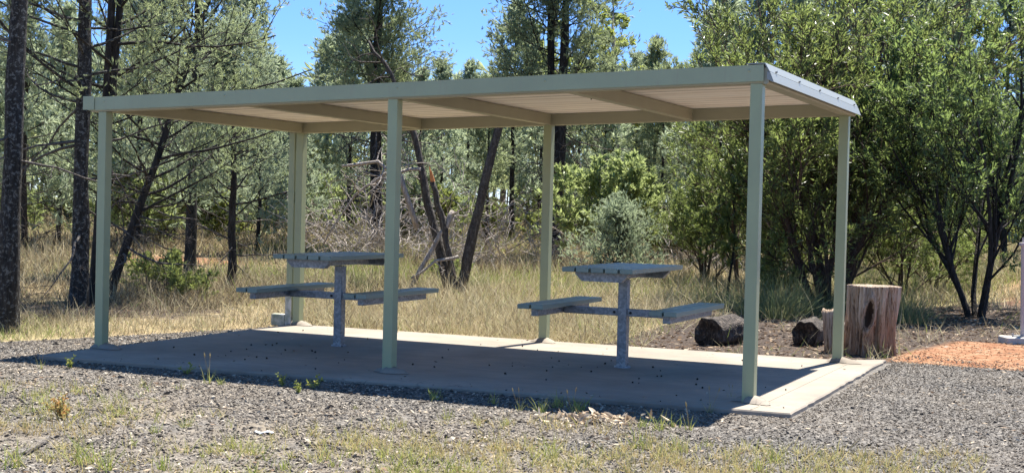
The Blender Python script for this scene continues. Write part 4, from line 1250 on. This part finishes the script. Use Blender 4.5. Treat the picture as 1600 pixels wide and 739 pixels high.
def build_stump():
    R0 = S([5.99, 4.82]); zg = float(gz(*R0))
    rng = np.random.default_rng(151)
    na, nz = 200, 60; H = .715
    th = np.arange(na) * 2 * math.pi / na
    toc = math.atan2(CAM[1] - R0[1], CAM[0] - R0[0])          # the face turned to the camera
    V = []; TT = []
    for j in range(nz):
        t = j / (nz - 1); z = -.05 + (H + .05) * t
        r = .232 + .030 * t + .060 * np.exp(-t * 7) + (.045 * t) * np.cos(th - (toc + 1.35)) + .030 * (fbm(np.cos(th) * 1.6 + 7, np.sin(th) * 1.6 + t * .9, 17, 2) - .5) * 2
        ridge = .034 * (fbm(th * 4.8 + 40, np.full(na, z * 1.1), 3, 4) - .5) * 2 + .016 * (fbm(th * 14 + 40, np.full(na, z * 1.6), 13, 3) - .5) * 2 + .012 * np.sin(th * 9 + 2.2 * fbm(th * 2 + 9, np.full(na, z * 2), 4) * 3)
        crack = np.zeros(na)
        for c0, wdt, dp in ((.95, .05, .05), (-.75, .04, .035), (.45, .03, .03), (-.2, .025, .03), (2.4, .06, .05), (-2.0, .05, .05), (-1.2, .03, .03), (.22, .02, .022), (-.42, .022, .028), (.68, .025, .03), (-1.0, .03, .035), (1.25, .03, .03)):
            cc = toc + c0 + .10 * math.sin(z * 5 + c0 * 7)
            da = (th - cc + math.pi) % (2 * math.pi) - math.pi
            crack -= 1.5 * dp * np.exp(-(da / wdt) ** 2) * (.45 + .55 * math.sin(z * 3.1 + c0 * 9) ** 2)
        # knot hole with a raised lip, seen from the camera
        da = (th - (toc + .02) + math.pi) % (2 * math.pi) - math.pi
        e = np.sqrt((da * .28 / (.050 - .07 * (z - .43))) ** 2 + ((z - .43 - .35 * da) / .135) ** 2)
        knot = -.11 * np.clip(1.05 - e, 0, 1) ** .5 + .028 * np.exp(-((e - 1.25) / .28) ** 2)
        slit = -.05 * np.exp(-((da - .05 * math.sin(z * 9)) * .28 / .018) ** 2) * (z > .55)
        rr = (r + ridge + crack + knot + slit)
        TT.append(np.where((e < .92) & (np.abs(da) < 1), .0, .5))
        zz = z + (t > .97) * .012 * (fbm(th * 3, th * 0, 8) - .5)
        V.append(np.stack([rr * np.cos(th), rr * np.sin(th), np.full(na, z) if t < .97 else zz], 1))
    V = np.array(V)
    a = Acc(); i = np.arange(nz - 1)[:, None] * na; j = np.arange(na)[None]; j2 = (j + 1) % na
    Q = np.stack([i + j, i + j2, i + na + j2, i + na + j], -1).reshape(-1, 4)
    top = V[-1] * S([.55, .55, 1]) + S([0, 0, .004]); base = nz * na
    VV = np.vstack([V.reshape(-1, 3), top, [(0, 0, H)]])
    Q2 = [((nz - 1) * na + k, (nz - 1) * na + (k + 1) % na, base + (k + 1) % na, base + k) for k in range(na)]
    T = [(base + k, base + (k + 1) % na, base + na) for k in range(na)]
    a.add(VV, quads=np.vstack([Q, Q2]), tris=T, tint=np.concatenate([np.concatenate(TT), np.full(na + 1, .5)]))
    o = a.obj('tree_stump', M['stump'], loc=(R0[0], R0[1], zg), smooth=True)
    tag(o, 'weathered upright tree stump with a knot hole beside the far right post', 'tree stump')
    # the lower broken slab of wood at its left
    a = Acc(); n = 14; lx, ly = (RX[:2] * -.365 - FH[:2] * -.02)
    th2 = np.arange(n) * 2 * math.pi / n; rows = []
    for t in np.linspace(0, 1, 9):
        r = .085 * (1 - .18 * t) * (1 + .18 * np.sin(th2 * 3 + t * 2) + rng.normal(0, .05, n))
        zz = np.full(n, -.05 + .49 * t) + (t == 1) * rng.normal(0, .02, n)
        rows.append(np.stack([lx + r * np.cos(th2) - .05 * RX[0] * t, ly + r * np.sin(th2) - .05 * RX[1] * t, zz], 1))
    rows = np.array(rows); m = len(rows)
    ii = np.arange(m - 1)[:, None] * n; jj = np.arange(n)[None]; jk = (jj + 1) % n
    Q = np.stack([ii + jj, ii + jk, ii + n + jk, ii + n + jj], -1).reshape(-1, 4)
    VV = np.vstack([rows.reshape(-1, 3), [rows[-1].mean(0)]])
    a.add(VV, quads=Q, tris=[((m - 1) * n + k, (m - 1) * n + (k + 1) % n, m * n) for k in range(n)])
    a.obj('split_side', M['stump'], o, smooth=True)


build_stump()


def mk_char():
    b = NT('charred_log'); v = b.coord()
    n = b.noise(b.coord((1, 1, .25)), 24, 6, .75, .3); n2 = b.noise(v, 6, 5, .7)
    vo = b.n('ShaderNodeTexVoronoi', feature='DISTANCE_TO_EDGE', ins={'Vector': v, 'Scale': 22.0}).outputs['Distance']
    c = b.ramp(n, [(.35, (.012, .011, .010)), (.52, (.058, .045, .036)), (.70, (.20, .165, .135))])
    c = b.mix(b.math('MULTIPLY', b.ramp(n2, [(.58, 0), (.72, 1)]), .45), c, (.17, .155, .145))
    return b.done(b.bsdf(c, .8, normal=b.bump(b.math('ADD', n, vo), .9, .03), spec=.35))


M['char'] = mk_char()


def log(name, c, d, L, r, label, mat, seed, hollow=.0):
    rng = np.random.default_rng(seed); zg = float(gz(c[0], c[1]))
    a = Acc(); n, m = 40, 24; th = np.arange(n) * 2 * math.pi / n
    d = nrm(S([d[0], d[1], 0])); A = S([-d[1], d[0], 0]); rows = []
    for t in np.linspace(0, 1, m):
        rr = r * (1 + .07 * (fbm(np.cos(th) * 2 + 5, np.sin(th) * 2 + t * 4, seed, 3) - .5) * 2 + .05 * np.sin(th * 7 + 3 * t) + rng.normal(0, .010, n))
        rr *= .93 + .07 * math.sin(math.pi * min(1, t * 6) / 2) if t < .2 else 1
        x = (t - .5) * L + .03 * np.sin(th * 3) * (t in (0, 1))
        rows.append(d[None] * np.broadcast_to(x, (n,))[:, None] + A[None] * (rr * np.cos(th))[:, None] + S([0, 0, 1])[None] * (rr * np.sin(th) + r * .86)[:, None])
    rows = np.array(rows)
    ii = np.arange(m - 1)[:, None] * n; jj = np.arange(n)[None]; jk = (jj + 1) % n
    Q = np.stack([ii + jj, ii + jk, ii + n + jk, ii + n + jj], -1).reshape(-1, 4)
    e0 = rows[0].mean(0); e1 = rows[-1].mean(0)
    in0 = e0 + (rows[0] - e0) * .6 + d * (.02 + hollow) + rng.normal(0, .01, (n, 3)); in1 = e1 + (rows[-1] - e1) * .6 - d * .02
    b0 = m * n
    V = np.vstack([rows.reshape(-1, 3), in0, in1, [e0 + d * (.03 + hollow * 1.5)], [e1 - d * .03]])
    Q2 = [(k, b0 + k, b0 + (k + 1) % n, (k + 1) % n) for k in range(n)] + [((m - 1) * n + k, (m - 1) * n + (k + 1) % n, b0 + n + (k + 1) % n, b0 + n + k) for k in range(n)]
    T = [(b0 + 2 * n, b0 + (k + 1) % n, b0 + k) for k in range(n)] + [(b0 + 2 * n + 1, b0 + n + k, b0 + n + (k + 1) % n) for k in range(n)]
    a.add(V, quads=np.vstack([Q, Q2]), tris=T)
    o = a.obj(name, mat, loc=(c[0], c[1], zg), smooth=True)
    return tag(o, label, 'log')


log('charred_log', (4.42, 4.80), (.22, .97), .62, .168, 'black charred log lying behind the slab left of the right front post', M['char'], 161, .03)
log('charred_log', (5.24, 5.47), (-.02, 1.0), .55, .152, 'short black log end facing the slab between the right posts', M['char'], 162, .02)
log('grey_log', (5.10, 6.9), (.95, .28), .50, .085, 'weathered grey log lying behind the short black log', M['deadwood'], 163)


def build_sign():
    x, y = 7.335, 7.22; z = float(gz(x, y))
    R = thing('sign_post', (x, y, z), 'grey metal sign post on a concrete block at the right edge', 'sign post')
    R.rotation_euler = (0, 0, YAW * -1)
    def part(name, acc, m, bev=0):
        o = acc.obj(name, m, R)
        if bev: bevel(o, bev)
        return o
    a = Acc(); a.tube([(0, 0, .06), (-.012, 0, .6), (-.026, 0, 1.16)], .026, 10, cap=True); part('pole', a, M['pole'])
    a = Acc(); a.box((-.065, -.035, 1.13), (.010, .035, 1.17)); part('cap', a, M['pole'], .006)
    a = Acc(); a.tube([(-.03, 0, 1.17), (-.031, 0, 1.23)], .010, 6, cap=True); part('finial', a, M['pole'])
    a = Acc(); a.box((.004, .03, .98), (.50, .042, 1.16)); pn = part('sign_panel', a, M['redsign'], .004)
    a = Acc(); a.box((.004, .0265, 1.075), (.50, .0295, 1.10)); a.obj('sign_stripe', M['white'], pn)
    a = Acc(); a.box((-.23, -.16, -.10), (.42, .16, .075)); part('footing', a, M['palecon'], .012)
    a = Acc(); a.box((-.10, -.07, .0765), (.10, .07, .088)); part('base_plate', a, M['gal'])
    a = Acc(); a.tube([(-.14, -.06, .07), (-.14, -.06, .12)], .012, 6, cap=True); part('bolt', a, M['gal'])


M['pole'] = m_paint('pole_paint', (.42, .38, .38), .5, .3)
M['redsign'] = m_paint('red_sign_paint', (.40, .10, .12), .5, .3)
M['white'] = m_paint('white_paint', (.75, .74, .72), .5, .1)
M['palecon'] = m_paint('pale_footing', (.55, .51, .45), .85, .4)
build_sign()

# ------------------------------------------------------------------ light, sky, camera
w = bpy.data.worlds.new('World'); sc.world = w; w.use_nodes = True
nt = w.node_tree; bg = nt.nodes['Background']
sky = nt.nodes.new('ShaderNodeTexSky'); sky.sky_type = 'NISHITA'; sky.sun_disc = False
el = math.asin(SUN_DIR[2]); az = math.atan2(SUN_DIR[0], SUN_DIR[1])
sky.sun_elevation = el; sky.sun_rotation = az
sky.altitude = 1200; sky.air_density = 1.0; sky.dust_density = .0; sky.ozone_density = 3.0
hs = nt.nodes.new('ShaderNodeHueSaturation'); hs.inputs['Saturation'].default_value = 1.2; hs.inputs['Value'].default_value = .95
nt.links.new(sky.outputs[0], hs.inputs['Color']); 
# deeper blue towards the horizon, away from the sun
tc = nt.nodes.new('ShaderNodeTexCoord'); sx = nt.nodes.new('ShaderNodeSeparateXYZ'); nt.links.new(tc.outputs['Generated'], sx.inputs[0])
rp = nt.nodes.new('ShaderNodeValToRGB'); nt.links.new(sx.outputs[2], rp.inputs[0])
rp.color_ramp.elements[0].position = .12; rp.color_ramp.elements[0].color = (.56, .65, .93, 1)
rp.color_ramp.elements[1].position = .45; rp.color_ramp.elements[1].color = (1, 1, 1, 1)
mx = nt.nodes.new('ShaderNodeMix'); mx.data_type = 'RGBA'; mx.blend_type = 'MULTIPLY'; mx.inputs[0].default_value = 1
nt.links.new(hs.outputs[0], mx.inputs[6]); nt.links.new(rp.outputs[0], mx.inputs[7]); nt.links.new(mx.outputs[2], bg.inputs[0]); bg.inputs[1].default_value = .086
sl = bpy.data.lights.new('sun', 'SUN'); sl.energy = 5.0; sl.angle = RAD(.53); sl.color = (1.0, .945, .85)
so = bpy.data.objects.new('sun', sl); COL.objects.link(so)
so.rotation_euler = Vector(SUN_DIR).to_track_quat('Z', 'Y').to_euler()
so.location = (3, 10, 30)

cd = bpy.data.cameras.new('camera'); co = bpy.data.objects.new('camera', cd); COL.objects.link(co)
cd.sensor_fit = 'HORIZONTAL'; cd.sensor_width = 36; cd.lens = F_PX / 1600 * 36; cd.clip_end = 3000; cd.clip_start = .1
mw = Matrix.Identity(4)
for i in range(3):
    mw[i][0] = RT[i]; mw[i][1] = UP[i]; mw[i][2] = -FW[i]; mw[i][3] = CAM[i]
co.matrix_world = mw
sc.camera = co

sc.view_settings.view_transform = 'Standard'; sc.view_settings.look = 'None'; sc.view_settings.gamma = 1
sc.view_settings.exposure = 1.55
sc.render.engine = 'CYCLES'
sc.cycles.max_bounces = 7; sc.cycles.diffuse_bounces = 4; sc.cycles.glossy_bounces = 3; sc.cycles.transmission_bounces = 4; sc.cycles.transparent_max_bounces = 4
sc.cycles.use_denoising = True
sc.cycles.caustics_reflective = False; sc.cycles.caustics_refractive = False
